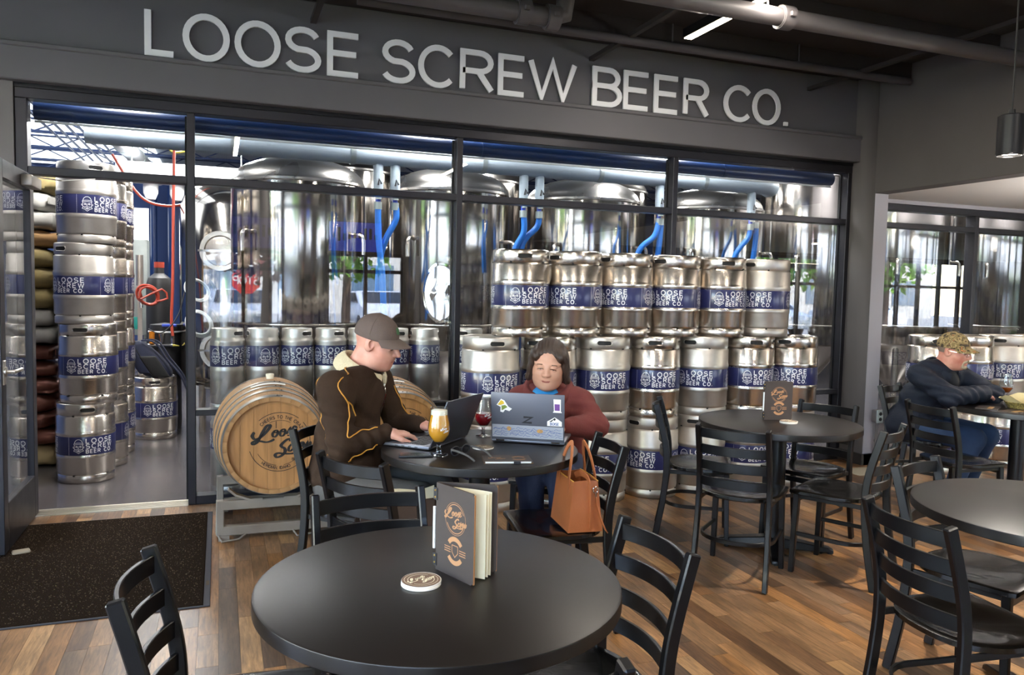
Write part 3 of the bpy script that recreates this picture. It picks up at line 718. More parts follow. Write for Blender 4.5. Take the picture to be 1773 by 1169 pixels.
# kegs in the brewery by the open door
for c_, (x, y, of) in enumerate(((-.935, .985, (25, 45, 80, 10)), (-.905, 1.48, (65, 60, 55, 70)), (-.90, 1.99, (70, 65, 60, 75)))):
    for lv in range(4):
        place((KG, KG, KD, KD)[lv] if c_ == 0 else KG, (x+(.012 if lv % 2 else -.012)*(c_ == 0), y, lv*KEGH), rot(x, y, of[lv]), 'steel keg in the %s column inside the open door, %s' % (('nearest', 'second', 'third')[c_], ('on the floor', 'second from floor', 'third from floor', 'topmost')[lv]), 'keg columns inside the brewery door')
place(KG, (-.585, 2.605, 0), rot(-.585, 2.605, 30), 'single steel keg on the brewery floor with a backpack on top', 'lone keg')
# slim kegs on the brewery side of the glass, behind the barrels
xs6 = [.052+.2405*i for i in range(7)]
for i, x in enumerate(xs6):
    for lv in (0, 1):
        place(KS, (x, .325, lv*KEGH), rot(x, .325, (62, 10, 65, 70, 30, 85, 15)[i]+(40 if lv == 0 else 0)), 'slim steel keg behind the glass, %s layer, %s from left' % (('bottom', 'top')[lv], ordn[i]), 'slim kegs behind the glass')
x = 1.80; place(KS, (1.86, .34, 0), 1, 'slim keg behind glass beside the dark mullion, bottom layer', 'slim kegs behind the glass'); place(KS, (1.86, .34, KEGH), 2, 'slim keg behind glass beside the dark mullion, top layer', 'slim kegs behind the glass')

# ------------------------------------------------------------------ tables
def make_table():
    t = thing('round_table', 'table', 'table')
    MB().lathe([(0, .757), (.45, .757), (.4565, .7545), (.457, .753)], 96).build('table_top', 'table_top', t)
    MB().lathe([(.457, .753), (.4575, .749), (.4575, .722), (.454, .719), (0, .719)], 96).build('edge_band', 'table_edge', t)
    MB().lathe([(.05, .03), (.05, .70)], 32).build('column', 'chair_metal', t)
    MB().lathe([(0, .70), (.13, .70), (.13, .719), (0, .719)], 24).build('top_plate', 'chair_metal', t)
    for k in range(4):
        a = PI/4+k*PI/2; d_ = Vector((math.cos(a), math.sin(a), 0)); n_ = Vector((-d_.y, d_.x, 0)); vs = []
        for u, wd, z0, z1 in ((.03, .045, .015, .075), (.30, .032, .012, .038), (.33, .026, .005, .026)):
            c_ = d_*u; vs += [c_-n_*wd+Vector((0, 0, z0)), c_+n_*wd+Vector((0, 0, z0)), c_+n_*wd*.85+Vector((0, 0, z1)), c_-n_*wd*.85+Vector((0, 0, z1))]
        fs = []
        for i in (0, 4):
            for j in range(4): fs.append((i+j, i+(j+1) % 4, i+4+(j+1) % 4, i+4+j))
        fs += [(0, 3, 2, 1), (8, 9, 10, 11)]
        p = MB().add(vs, fs).build('foot', 'chair_metal', t, bevel=.004)
        MB().lathe([(0, 0), (.014, 0), (.014, .012), (0, .012)], 12, tuple(d_*.31)).build('glide', 'pvc_black', p)
    return t
T0 = make_table()
tabs = [((.525, -3.72), 'black round table in the foreground with a wooden menu stand on it'), ((1.14, -2.165), 'black round table with two open laptops on it'), ((3.07, -1.90), 'black round table with a small upright menu, in front of the kegs'), ((2.785, -3.715), 'empty black round table cut by the right edge'), ((5.2, -1.80), 'black round table in the alcove with a food basket on it')]
for i, (p, lb) in enumerate(tabs):
    if i == 0: T0.location = (p[0], p[1], 0); T0['label'] = lb; T0['group'] = 'round tables'; T0.rotation_euler = (0, 0, .35)
    else: dup(T0, (p[0], p[1], 0), (.0, .5, .15, .4, .7)[i], lb, 'round tables')
TZ = .757

# ------------------------------------------------------------------ chairs (sitter faces +x, origin on the floor under the seat)
def make_chair():
    t = thing('ladder_back_chair', 'chair', 'chair')
    # saddled wooden seat: straight front, rounded back
    def outline(a):
        c_, s_ = math.cos(a), math.sin(a)
        if c_ > 0:
            k = min(.20/max(c_, 1e-6), (.212)/max(abs(s_), 1e-6)); return k*c_, k*s_
        r = 1/((abs(c_)/.195)**2.4+(abs(s_)/.212)**2.4)**(1/2.4); return r*c_, r*s_
    N = 56; vs = [(0, 0, 0)]; fs = []; rings = (.3, .55, .75, .88, .96, 1.0)
    for k, q in enumerate(rings):
        for i in range(N):
            x, y = outline(2*PI*i/N+1e-3); x *= q; y *= q
            dip = -.014*max(0, 1-((x+.02)/.15)**2-(y/.165)**2)**.7 if ((x+.02)/.15)**2+(y/.165)**2 < 1 else 0
            vs.append((x, y, .455+dip-(.003 if q == 1 else 0)))
    z0 = -.014; vs[0] = (0, 0, .455+z0)
    for i in range(N): fs.append((0, 1+i, 1+(i+1) % N))
    for k in range(len(rings)-1):
        a = 1+k*N; b = a+N
        for i in range(N): fs.append((a+i, b+i, b+(i+1) % N, a+(i+1) % N))
    base = 1+(len(rings)-1)*N; m = len(vs)
    for q, z in ((1.0, .436), (.93, .428)):
        for i in range(N):
            x, y = outline(2*PI*i/N+1e-3); vs.append((x*q, y*q, z))
    for a, b in ((base, m), (m, m+N)):
        for i in range(N): fs.append((a+i, b+i, b+(i+1) % N, a+(i+1) % N))
    fs.append(tuple(range(m+N, m+2*N)))
    MB().add(vs, fs).build('seat', 'chair_seat', t, smooth=40)
    sec = [(-.0125, -.019), (.0125, -.019), (.0125, .019), (-.0125, .019)]
    for s_ in (-1, 1):
        P = crom([(-.245, s_*.187, 0), (-.205, s_*.183, .22), (-.185, s_*.180, .43), (-.198, s_*.178, .60), (-.258, s_*.176, .825)], 6)
        MB().sweep(P, sec, up=(1, 0, 0)).build('back_post', 'chair_metal', t, bevel=.004, smooth=30)
        MB().sweep([(.165, s_*.178, .43), (.178, s_*.188, 0)], [(-.014, -.014), (.014, -.014), (.014, .014), (-.014, .014)], up=(1, 0, 0), scales=[1.15, .95]).build('front_leg', 'chair_metal', t, bevel=.003)
    def postx(z):
        zs = [0, .22, .43, .60, .825]; xs_ = [-.245, -.205, -.185, -.198, -.258]
        return float(np.interp(z, zs, xs_))
    for z in (.782, .695, .608, .521):
        P = []
        for i in range(13):
            u = -1+2*i/12; P.append((postx(z)-.040*(1-u*u)+.002, u*.172, z))
        MB().sweep(P, [(-.006, -.024), (.006, -.024), (.006, .024), (-.006, .024)]).build('slat', 'chair_metal', t, bevel=.002, smooth=30)
    P = [(.17, -.183, .215)]+[(-.06-.15*math.cos(R_(a)), .188*math.sin(R_(a)), .215) for a in range(-90, 91, 15)]+[(.17, .183, .215)]
    MB().bar(P, .012, .022).build('hoop_stretcher', 'chair_metal', t, bevel=.002)
    MB().bar([(.168, -.178, .40), (.168, .178, .40)], .014, .03).build('seat_rail', 'chair_metal', t, bevel=.002)
    MB().bar([(.17, -.18, .42), (-.18, -.178, .42)], .012, .024).build('side_rail', 'chair_metal', t, bevel=.002)
    MB().bar([(.17, .18, .42), (-.18, .178, .42)], .012, .024).build('side_rail', 'chair_metal', t, bevel=.002)
    return t
CH0 = make_chair(); ch_first = [True]
def chair(mx, my, ang, label):
    # mx,my: middle of the top rail; ang: direction the sitter faces
    a = R_(ang); loc = (mx+.258*math.cos(a), my+.258*math.sin(a), 0)
    if ch_first[0]:
        ch_first[0] = False; CH0.location = loc; CH0.rotation_euler = (0, 0, a); CH0['label'] = label; CH0['group'] = 'ladder-back chairs'; return CH0
    return dup(CH0, loc, a, label, 'ladder-back chairs')
chair(-.19, -3.63, -6, 'black ladder-back chair at the lower left, turned to the foreground table')
chair(.46, -3.055, -86, 'black ladder-back chair on the far side of the foreground table')
chair(.48, -2.545, 35, 'black ladder-back chair with an open folder on its seat')
chair(.43, -1.73, -40, 'black ladder-back chair the man in the brown jacket sits on')
chair(1.675, -2.46, 172, 'black ladder-back chair with the tan handbag on its seat')
chair(1.145, -3.735, 181, 'black ladder-back chair on the right of the foreground table')
chair(.515, -4.385, 90, 'black ladder-back chair at the bottom edge, nearest the viewer')
chair(2.56, -1.39, -34, 'black ladder-back chair beside the kegs, left of the menu table')
chair(2.425, -2.335, 40, 'black ladder-back chair in front of the menu table, seen from behind')
chair(3.60, -1.72, 203, 'black ladder-back chair on the far right side of the menu table')
chair(3.27, -2.55, 118, 'black ladder-back chair at the near right of the menu table, seen side on')
chair(4.87, -.985, -68, 'black ladder-back chair the man in the navy jacket sits on')
chair(4.255, -1.89, -2, 'black ladder-back chair in front of the navy jacket man, seen from behind')
chair(2.70, -3.195, -72, 'black ladder-back chair behind the empty right table')
chair(2.03, -3.765, -6, 'black ladder-back chair left of the empty right table, lower right corner')
chair(1.887, -1.381, 238, 'black ladder-back chair the woman in the maroon hoodie sits on')

# ------------------------------------------------------------------ oak barrels on a steel rack
def make_barrel():
    t = thing('oak_barrel', 'barrel', 'barrel')           # axis along y, origin at the centre
    Lb, rh, rb = .445, .283, .338
    def rad(y): return rb-(rb-rh)*(abs(y)/Lb)**2
    NS = 28; ys = [-Lb+2*Lb*i/14 for i in range(15)]
    vs = []; fs = []; da = 2*PI/NS
    for y in ys:
        for u in (0, .5, 1):
            a = (u-.5)*da*.985; r = rad(y); vs.append((r*math.sin(a), y, r*math.cos(a)))
        for u in (1, 0):
            a = (u-.5)*da*.985; r = rad(y)-.024; vs.append((r*math.sin(a), y, r*math.cos(a)))
    for i in range(14):
        for j in range(5): fs.append((i*5+j, i*5+(j+1) % 5, i*5+5+(j+1) % 5, i*5+5+j))
    fs += [(0, 1, 2, 3, 4), (74, 73, 72, 71, 70)]
    me = MB().add(vs, fs).mesh('stave', 'oak', smooth=30)
    for k in range(NS):
        o = put('stave', me, t); o.rotation_euler = (0, k*da, 0)
    for y0, wd in ((-.430, .034), (-.335, .028), (-.255, .026), (-.135, .030), (.135, .03), (.255, .026), (.335, .028), (.430, .034)):
        pr_ = [(rad(y0-wd/2)+.0006, y0-wd/2), (rad(y0-wd/2)+.0032, y0-wd/2), (rad(y0+wd/2)+.0032, y0+wd/2), (rad(y0+wd/2)+.0006, y0+wd/2)]
        h_ = MB().lathe(pr_, 64, M=Matrix.Rotation(R_(-90), 3, 'X')).build('hoop', 'hoop_steel', t)
        for da_ in (-.045, .045):
            r = rad(y0)+.004; MB().lathe([(0, .003), (.004, .002), (.006, 0)], 8, (r*math.sin(da_+.1), y0, r*math.cos(da_+.1))).build('rivet', 'dark_hole', h_)
    ri = rh-.020
    for sgn in (-1, 1):
        n = 7
        for k in range(n):
            x0 = -ri+2*ri*k/n+.0006; x1 = -ri+2*ri*(k+1)/n-.0006; P = []
            for i in range(9): xx = x0+(x1-x0)*i/8; P.append((xx, math.sqrt(max(ri*ri-xx*xx, 0))))
            for i in range(8, -1, -1): xx = x0+(x1-x0)*i/8; P.append((xx, -math.sqrt(max(ri*ri-xx*xx, 0))))
            yy = sgn*(Lb-.030)
            mb = MB().prism(P, -.008, .008, M=Matrix.Rotation(R_(90), 3, 'X'), c=(0, yy, 0))
            mb.build('head_board', 'oak_head', t, smooth=0)
        MB().lathe([(ri-.004, -.002), (ri+.003, -.002), (ri+.003, .010), (ri-.004, .006)], 64, (0, sgn*(Lb-.030)+(-.010 if sgn < 0 else .0), 0), M=Matrix.Rotation(R_(-90), 3, 'X')).build('croze_ring', 'oak', t)
    # burned-in mark on the front head
    yf = -(Lb-.030)-.0095; CX, CZ = .030, .016
    q = [[(p[0]*.345+.040, p[1]*.345+.022) for p in f] for f in SCRIPT1]
    K = .172
    q += [[(p[0]+CX, p[1]+CZ) for p in f] for f in ring_quads(K, .0035, -22, 40, 20)+ring_quads(K, .0035, 52, 132, 26)+ring_quads(K, .0035, 196, 338, 44)
          + ring_quads(K*.735, .0025, 62, 118, 20)+ring_quads(K*.80, .0025, 208, 262, 20)+ring_quads(K*.80, .0025, 280, 336, 18)
          + arc_text('CHEERS TO THE CRAZY', K*.80, K*.10, .0032, 80)+arc_text('MERIDIAN, IDAHO', K*.93, K*.095, .003, 262, cw=False)]
    q += text_ribbons('BEER CO', K*.08, .0022, x0=.10, y0=-.095)
    q += ribbon([(.01, K*.80), (.01, K*.56)], .004)
    lay(q, lambda u, v: (u, yf, v)).build('burned_lettering', 'ink_black', t, smooth=0, weld=False)
    MB().lathe([(0, .036), (.024, .036), (.026, .03), (.021, 0), (0, 0)], 24, (0, 0, rb-.006)).build('bung', 'bung', t)
    P = [(.003+rad(-.19))*0 for _ in range(1)]
    vs = []; fs = []
    for i in range(9):
        a = (-.38+.62*i/8)
        for y in (-.215, -.175):
            r = rad(y)+.004; vs.append((r*math.sin(a), y, r*math.cos(a)))
    for i in range(8): fs.append((2*i, 2*i+1, 2*i+3, 2*i+2))
    MB().add(vs, fs).build('paper_label', 'paper_white', t)
    return t
BZ = .565
B0 = make_barrel(); B0.location = (.295, -.50, BZ); tag(B0, 'oak barrel with burned script lettering, left of the seated man', 'barrel', 'oak barrels')
B1 = dup(B0, (1.03, -.50, BZ), 0, 'oak barrel partly hidden behind the seated man', 'oak barrels')
rk = thing('barrel_rack', 'grey chipped steel rack carrying the two oak barrels', 'rack', (.66, -.5, 0))
for y in (-.33, .29):
    for z in (.205, .055):
        MB().bar([(-.66, y, z), (.66, y, z)], .045, .055).build('cross_beam', 'rack_grey', rk, bevel=.004)
    for x in (-.66, .66):
        MB().box2((x-.022, y-.022, .03), (x+.022, y+.022, .235)).build('corner_post', 'rack_grey', rk, bevel=.004)
    for bx in (-.365, .37):
        for s_ in (-1, 1):
            P = [(bx+s_*.13, y, .232), (bx+s_*.21, y, .263), (bx+s_*.25, y, .300)]
            MB().bar([(bx+s_*.06, y, .232)]+P, .05, .012, up=(0, 0, 1)).build('barrel_cradle', 'rack_grey', rk)
for x in (-.66, .66): MB().bar([(x, -.33, .055), (x, .29, .055)], .05, .05).build('side_beam', 'rack_grey', rk, bevel=.004)
for x in (-.62, -.2, .2, .62):
    MB().tube([(x-.05, -.35, .03), (x-.03, -.39, .006), (x+.06, -.37, .008), (x+.1, -.35, .03)], .006, 8).build('fork_guide', 'rack_grey', rk)
for x in (-.64, .64):
    for y in (-.33, .29): MB().box2((x-.03, y-.03, 0), (x+.03, y+.03, .03)).build('foot', 'rack_grey', rk)
# floor mat
mt = thing('floor_mat', 'dark brown speckled entrance mat in front of the open door', 'mat')
MB().box2((-1.62, -1.80, 0), (-.075, -.24, .009)).build('pile', 'mat_pile', mt, bevel=.003)
rr = random.Random(3); mb = MB()
for k in range(7000):
    x = -1.6+rr.random()*1.51; y = -1.78+rr.random()*1.52; a = rr.random()*6.3; s_ = .0022+.0022*rr.random()
    mb.add([(x+s_*math.cos(a), y+s_*math.sin(a), .0092), (x+s_*math.cos(a+2.1), y+s_*math.sin(a+2.1), .0095), (x+s_*math.cos(a+4.2), y+s_*math.sin(a+4.2), .0125)], [(0, 1, 2)])
tag(mb.build('fleck_fibres', 'mat_fleck', mt, smooth=0, weld=False), kind='stuff')
for a, b in (((-.075, -1.815, 0), (-.045, -.225, .006)), ((-1.65, -1.815, 0), (-1.62, -.225, .006)), ((-1.62, -1.815, 0), (-.075, -1.80, .006)), ((-1.62, -.24, 0), (-.075, -.225, .006))):
    MB().box2(a, b).build('rubber_edge', 'mat_edge', mt, bevel=.002)
MB().box2((-.066, -1.55, .006), (-.052, -1.49, .0068)).build('maker_tab', 'mat_fleck', mt)
# socket and conduit on the corner
so_ = thing('wall_socket', 'small surface-mounted grey electrical outlet box on the wall corner', 'outlet', (5.462, -.285, .44))
MB().box2((-.035, -.05, -.055), (.035, .01, .055)).build('box', 'wall_paint', so_, bevel=.008, seg=2)
pl = MB().box2((-.038, -.058, -.058), (.038, -.05, .058)).build('cover_plate', 'galv', so_, bevel=.004)
for z in (-.024, .024): MB().lathe([(0, 0), (.016, 0), (.016, .003), (0, .003)], 18, (0, -.059, z), M=Matrix.Rotation(R_(90), 3, 'X')).build('socket_face', 'dark_hole', pl)
MB().tube([(0, -.02, -.055), (0, -.02, -.438)], .011, 10).build('conduit', 'wall_paint', so_)
for z in (-.22, -.37): MB().lathe([(.012, -.01), (.016, -.01), (.016, .01), (.012, .01)], 12, (0, -.02, z)).build('conduit_coupling', 'wall_paint', so_)
# ------------------------------------------------------------------ brewery vessels
mat('sack_tan', 'b9a77c', .85, var=.2, scale=8, bump=.3, bscale=14)
mat('sack_grey', '9c9a94', .8, var=.2, scale=8, bump=.3, bscale=14)
mat('sack_yellow', '9c8a58', .8, col2='75694a', scale=7, bump=.3, bscale=14)
mat('sack_foil', '6e4236', .35, .4, var=.3, scale=9, bump=.5, bscale=12)
mat('cardboard', 'b08a5c', .85, var=.08)
mat('pack_navy', '131a33', .8, var=.15, bump=.2, bscale=60)
mat('pack_black', '0c0c0e', .75, bump=.2, bscale=60)
mat('teal_plastic', '38b5a8', .5)
mat('amber', 'c97a1a', .25)
mat('blue_grip', '2a48b8', .45)
mat('white_tube', 'd5d8d8', .35)
mat('yellow_cable', 'd6c65a', .5)
def make_tank(r=.57, top=2.59, sh=2.37, logo=False):
    t = thing('fermentation_tank', 'tank', 'tank')
    dome = [(r*math.cos(R_(a)), sh+(top-sh)*math.sin(R_(a))) for a in range(0, 91, 9)]
    MB().lathe([(.10, .42), (r*.98, .92), (r, .95), (r, sh-.03)], 72).build('jacket', 'steel_bright', t, smooth=50)
    MB().lathe([(r, sh-.03), (r+.012, sh-.02), (r+.012, sh+.0), (r-.004, sh+.012)]+[(a*.985, b+.012) for a, b in dome[1:]], 72).build('dome', 'steel_dome', t, smooth=50)
    MB().lathe([(.09, top), (.09, top+.05), (.11, top+.055), (.11, top+.075), (0, top+.075)], 24).build('top_flange', 'steel', t)
    for k in range(4):
        a = PI/4+k*PI/2; MB().tube([(r*.9*math.cos(a), r*.9*math.sin(a), 0), (r*.9*math.cos(a), r*.9*math.sin(a), .95)], .035, 12).build('leg', 'steel', t)
    for s_ in (-1, 1):
        a = R_(-90+s_*48); p = Vector((r*math.cos(a), r*math.sin(a), 0)); o_ = p.normalized()*.07
        e = MB().tube(crom([tuple(p+Vector((0, 0, 1.92))), tuple(p+o_+Vector((0, 0, 1.92))), tuple(p+o_*1.3+Vector((0, 0, 1.87))), tuple(p+o_*1.3+Vector((0, 0, 1.76)))], 5), .018, 10).build('coolant_elbow', 'steel', t)
    MB().lathe([(r+.001, 1.15), (r+.003, 1.155), (r+.003, 1.165), (r+.001, 1.17)], 72).build('weld_seam', 'steel', t)
    return t
tx = [.66, 2.03, 3.42, 4.91]; TY = 1.58
tl = ['tall steel fermentation tank with blue hoses, first from the left behind the glass', 'steel fermentation tank with an embossed oval logo, second from left', 'steel fermentation tank behind the middle of the keg stack, third from left', 'steel fermentation tank behind the right end of the keg stack, fourth from left']
TK = make_tank()
for i, x in enumerate(tx):
    if i == 0: TK.location = (x, TY, 0); TK['label'] = tl[0]; TK['group'] = 'row of fermentation tanks'
    else: dup(TK, (x, TY, 0), .0, tl[i], 'row of fermentation tanks')
for i, (x, y, r, tp, lb) in enumerate(((6.35, 1.75, .50, 3.05, 'tall narrow steel tank at the right end of the brewery window'), (7.75, 1.7, .56, 3.05, 'tall steel tank seen through the alcove window'), (9.3, 1.8, .56, 3.05, 'tall steel tank at the right of the alcove window'), (1.35, 3.6, .55, 3.0, 'steel tank in the second row between the first two tanks'), (3.0, 3.7, .55, 3.0, 'steel tank in the second row behind the third tank'), (4.75, 3.7, .55, 3.0, 'steel tank in the second row behind the fourth tank'))):
    t_ = make_tank(r, tp, tp-.22); t_.location = (x, y, 0); t_['label'] = lb
# embossed oval badge on the second tank
tk2 = [o for o in C.objects if o.get('label') == tl[1]][0]
cx_, cz_ = R_(-112), 1.45
def onjacket(u, v, e=.004): a = cx_+u/.57; return ((.57+e)*math.cos(a), (.57+e)*math.sin(a), cz_+v)
P = arc(0, 0, .16, .27, 0, 360, 40)[:-1]
bd = MB().add([onjacket(a*q, b*q, e) for q, e in ((1, .001), (.985, .008), (.9, .009), (.88, .003), (.0, .003)) for a, b in P], [(k*40+i, k*40+(i+1) % 40, (k+1)*40+(i+1) % 40, (k+1)*40+i) for k in range(4) for i in range(40)]).build('oval_badge', 'chrome', tk2, smooth=40)
lay([[(p[0]*.24, p[1]*.42) for p in f] for f in SCRIPT1], lambda u, v: onjacket(u, v, .009)).build('badge_script', 'steel', bd, smooth=0, weld=False)

# round brew kettle at the left, with two manways
kt = thing('brew_kettle', 'polished steel kettle with two round manways behind the left window', 'kettle', (.1, 3.0, 0))
MB().lathe([(.1, .35), (.46, .5), (.48, .56), (.48, 2.25), (.40, 2.42), (.2, 2.52), (0, 2.54)], 56).build('vessel', 'steel_bright', kt, smooth=50)
for k in range(4):
    a = PI/4+k*PI/2; MB().tube([(.38*math.cos(a), .38*math.sin(a), 0), (.38*math.cos(a), .38*math.sin(a), .55)], .03, 10).build('leg', 'steel', kt)
for z in (1.80, .84):
    a = R_(-100); d_ = Vector((math.cos(a), math.sin(a), 0)); Mx = d_.to_track_quat('Z', 'Y').to_matrix()
    m_ = MB().lathe([(.15, -.06), (.15, .06), (.19, .06), (.195, .07), (.19, .085), (.15, .085), (.14, .07), (.08, .075), (0, .08)], 36, tuple(d_*.46+Vector((0, 0, z))), M=Mx).build('manway', 'steel', kt)
    q = d_*.56+Vector((0, 0, z)); n_ = Vector((-d_.y, d_.x, 0)); MB().bar([tuple(q-n_*.2), tuple(q+n_*.2)], .03, .02).build('clamp_bar', 'chrome', m_)
MB().tube([(-.1, -.50, .60), (-.1, -.58, .60), (-.16, -.60, .62)], .012, 8).build('valve_stem', 'steel', kt)
MB().bar([(-.17, -.6, .66), (-.06, -.6, .64)], .02, .03).build('valve_lever', 'blue_grip', kt, bevel=.006)
def coil(name, label, cat, c, r, n, m, w, axis, wob=.02, seed=1, tail=None):
    rr = random.Random(seed); P = []
    ax = Vector(axis).normalized(); u = ax.orthogonal().normalized(); v = ax.cross(u)
    for k in range(n):
        rk_ = r*(1+rr.uniform(-.12, .12)); of = Vector((rr.uniform(-wob, wob), rr.uniform(-wob, wob), rr.uniform(-wob, wob)))
        for i in range(16):
            a = 2*PI*i/16; P.append(tuple(Vector(c)+of*(i/16)+u*rk_*math.cos(a)+v*rk_*1.25*math.sin(a)+ax*k*w*1.4))
    if tail: P += tail
    t_ = thing(name, label, cat); MB().tube(crom(P, 2), w, 8).build('hose', m, t_)
    MB().tube([P[0], tuple(Vector(P[0])+Vector((0, 0, -.07)))], w*1.35, 10).build('end_fitting', 'chrome', t_)
    return t_
coil('white_hose_coil', 'coil of white tubing hanging high on the left kettle', 'hose', (-.20, 2.44, 1.42), .085, 4, 'white_tube', .008, (.2, -1, 0), seed=3)
coil('white_hose_coil', 'coil of white tubing hanging low on the left kettle', 'hose', (-.19, 2.42, 1.10), .10, 5, 'white_tube', .008, (.2, -1, 0), seed=5)
coil('red_hose_coil', 'coiled red air hose hanging inside the open door', 'hose', (-.66, 2.82, 1.36), .085, 4, 'rubber_red', .010, (.15, -1, 0), .03, seed=8, tail=[(-.53, 2.78, 1.42), (-.48, 2.78, 1.33), (-.58, 2.78, 1.30)])

# overhead header pipes
hp = thing('coolant_header', 'pale insulated coolant pipe with drops running above the tanks', 'pipe')
MB().tube([(-.9, .80, 2.555), (4.9, .80, 2.555)]+[(5.02, .805, 2.555), (5.12, .83, 2.555), (5.16, .88, 2.555), (5.17, .95, 2.555)], .082, 20).build('pipe_run', 'pipe_white', hp)
for x in (1.21, 1.35, 2.48, 2.63, 3.84, 5.02-.15):
    d_ = MB().tube([(x, .80, 2.52), (x, .80, 2.24)], .040, 14).build('drop', 'pipe_white', hp)
    v_ = MB().lathe([(.0, 0), (.024, 0), (.024, .07), (0, .07)], 12, (x, .775, 2.20)).build('valve', 'galv', hp)
    MB().bar([(x-.01, .745, 2.31), (x, .75, 2.36), (x+.015, .74, 2.32)], .016, .008).build('lever', 'pvc_black', v_)
    MB().tube([(x, .8, 2.16), (x, .8, 2.26)], .02, 10).build('hose_tail', 'blue_grip', hp)
for x in (.1, 1.0, 2.1, 3.2, 4.3): MB().lathe([(.083, -.02), (.088, -.02), (.088, .02), (.083, .02)], 20, (x, .8, 2.555), M=Matrix.Rotation(R_(90), 3, 'Y')).build('pipe_clamp', 'galv', hp)
hb = thing('blue_header_tube', 'long dark blue round tube along the head of the brewery windows', 'tube', (0, .2, 2.565))
MB().tube([(-1.1, 0, 0), (5.28, 0, 0)], .058, 24).build('tube', 'blue_steel', hb)
MB().box2((-1.1, -.012, -.075), (5.28, .0, -.062)).build('painted_highlight', 'white_panel', hb)  # white strip paints the highlight along the tube's underside
for x in (1.9, 4.1): MB().lathe([(.059, -.015), (.064, -.015), (.064, .015), (.059, .015)], 20, (x, 0, 0), M=Matrix.Rotation(R_(90), 3, 'Y')).build('clamp', 'blue_steel', hb)
hs = [(1.21, [(1.21, .8, 2.18), (1.215, .79, 1.9), (1.25, .80, 1.6), (1.27, .82, 1.3), (1.30, .85, 1.05)]), (1.35, [(1.35, .8, 2.18), (1.36, .80, 2.05), (1.28, .82, 1.88), (1.24, .86, 1.7), (1.24, .93, 1.45)]),
      (2.48, [(2.48, .8, 2.18), (2.49, .8, 2.0), (2.43, .84, 1.85), (2.40, .9, 1.6)]), (2.63, [(2.63, .8, 2.18), (2.62, .81, 2.05), (2.50, .84, 1.9), (2.47, .9, 1.6)]), (3.84, [(3.84, .8, 2.18), (3.80, .8, 2.02), (3.66, .83, 1.88), (3.62, .9, 1.6)]),
      (3.9, [(3.87, .8, 2.18), (3.86, .82, 1.9), (3.85, .88, 1.6)]), (4.87, [(4.87, .8, 2.18), (4.86, .81, 2.05), (4.74, .84, 1.88), (4.70, .9, 1.6)]), (4.95, [(4.93, .8, 2.2), (4.95, .82, 2.0), (4.93, .88, 1.5)])]
hl = ['blue hose hanging straight down right of the first tank', 'blue hose bending left between the first and second tank', 'blue hose between the second and third tank, left one', 'blue hose between the second and third tank, right one', 'blue hose slanting left at the third tank', 'blue hose hanging straight at the third tank', 'blue hose slanting left at the fourth tank', 'blue hose hanging straight at the fourth tank']
for (k, P), lb in zip(hs, hl):
    t_ = thing('blue_hose', lb, 'hose', group='blue coolant hoses'); MB().tube(crom(P, 6), .026, 12).build('hose', 'hose_blue', t_)
    MB().lathe([(.028, -.03), (.032, -.03), (.032, .03), (.028, .03)], 12, (P[0][0], P[0][1], P[0][2]-.03)).build('hose_clamp', 'galv', t_)
# white duct and beam low under the ceiling at the left
t_ = thing('white_duct', 'white duct with two hanging socks above the brewery equipment', 'duct', (-.35, 4.4, 2.55))
for x in (-.6, .6): MB().tube([(x, .1, .3), (x, .1, .81)], .01, 6).build('hanger_rod', 'galv', t_)
MB().box2((-.75, -.1, .1), (.75, .35, .3)).build('duct_box', 'white_panel', t_, bevel=.01)
for x in (-.4, -.12): MB().lathe([(0, -.12), (.05, -.10), (.08, -.03), (.085, .12)], 20, (x, .1, 0)).build('sock', 'white_panel', t_)
t_ = thing('ceiling_beam_box', 'pale boxed beam seen through the transom over the door', 'beam', (0, 2.2, 2.96)); MB().box2((-.42, -.25, 0), (4.4, .25, .4)).build('beam_panel', 'pipe_white', t_)
for x, y0, y1 in ((-1.12, 2.6, 7.6),):
    t_ = thing('white_duct_pipe', 'round white duct running into the brewery below the ceiling', 'duct'); MB().tube([(x, y0, 3.05), (x+.25, y1, 3.05)], .10, 18).build('duct_run', 'white_panel', t_)
    for k in range(3): MB().tube([(x+.03+.08*k, y0+.6+k*1.6, 3.14), (x+.03+.08*k, y0+.6+k*1.6, 3.36)], .008, 6).build('duct_hanger', 'galv', t_)
    for k in range(4): MB().lathe([(.10, -.02), (.108, -.02), (.108, .02), (.10, .02)], 18, (x+.04+.05*k, y0+.8+k, 3.05), M=Matrix.Rotation(R_(90), 3, 'X')).build('duct_band', 'galv', t_)

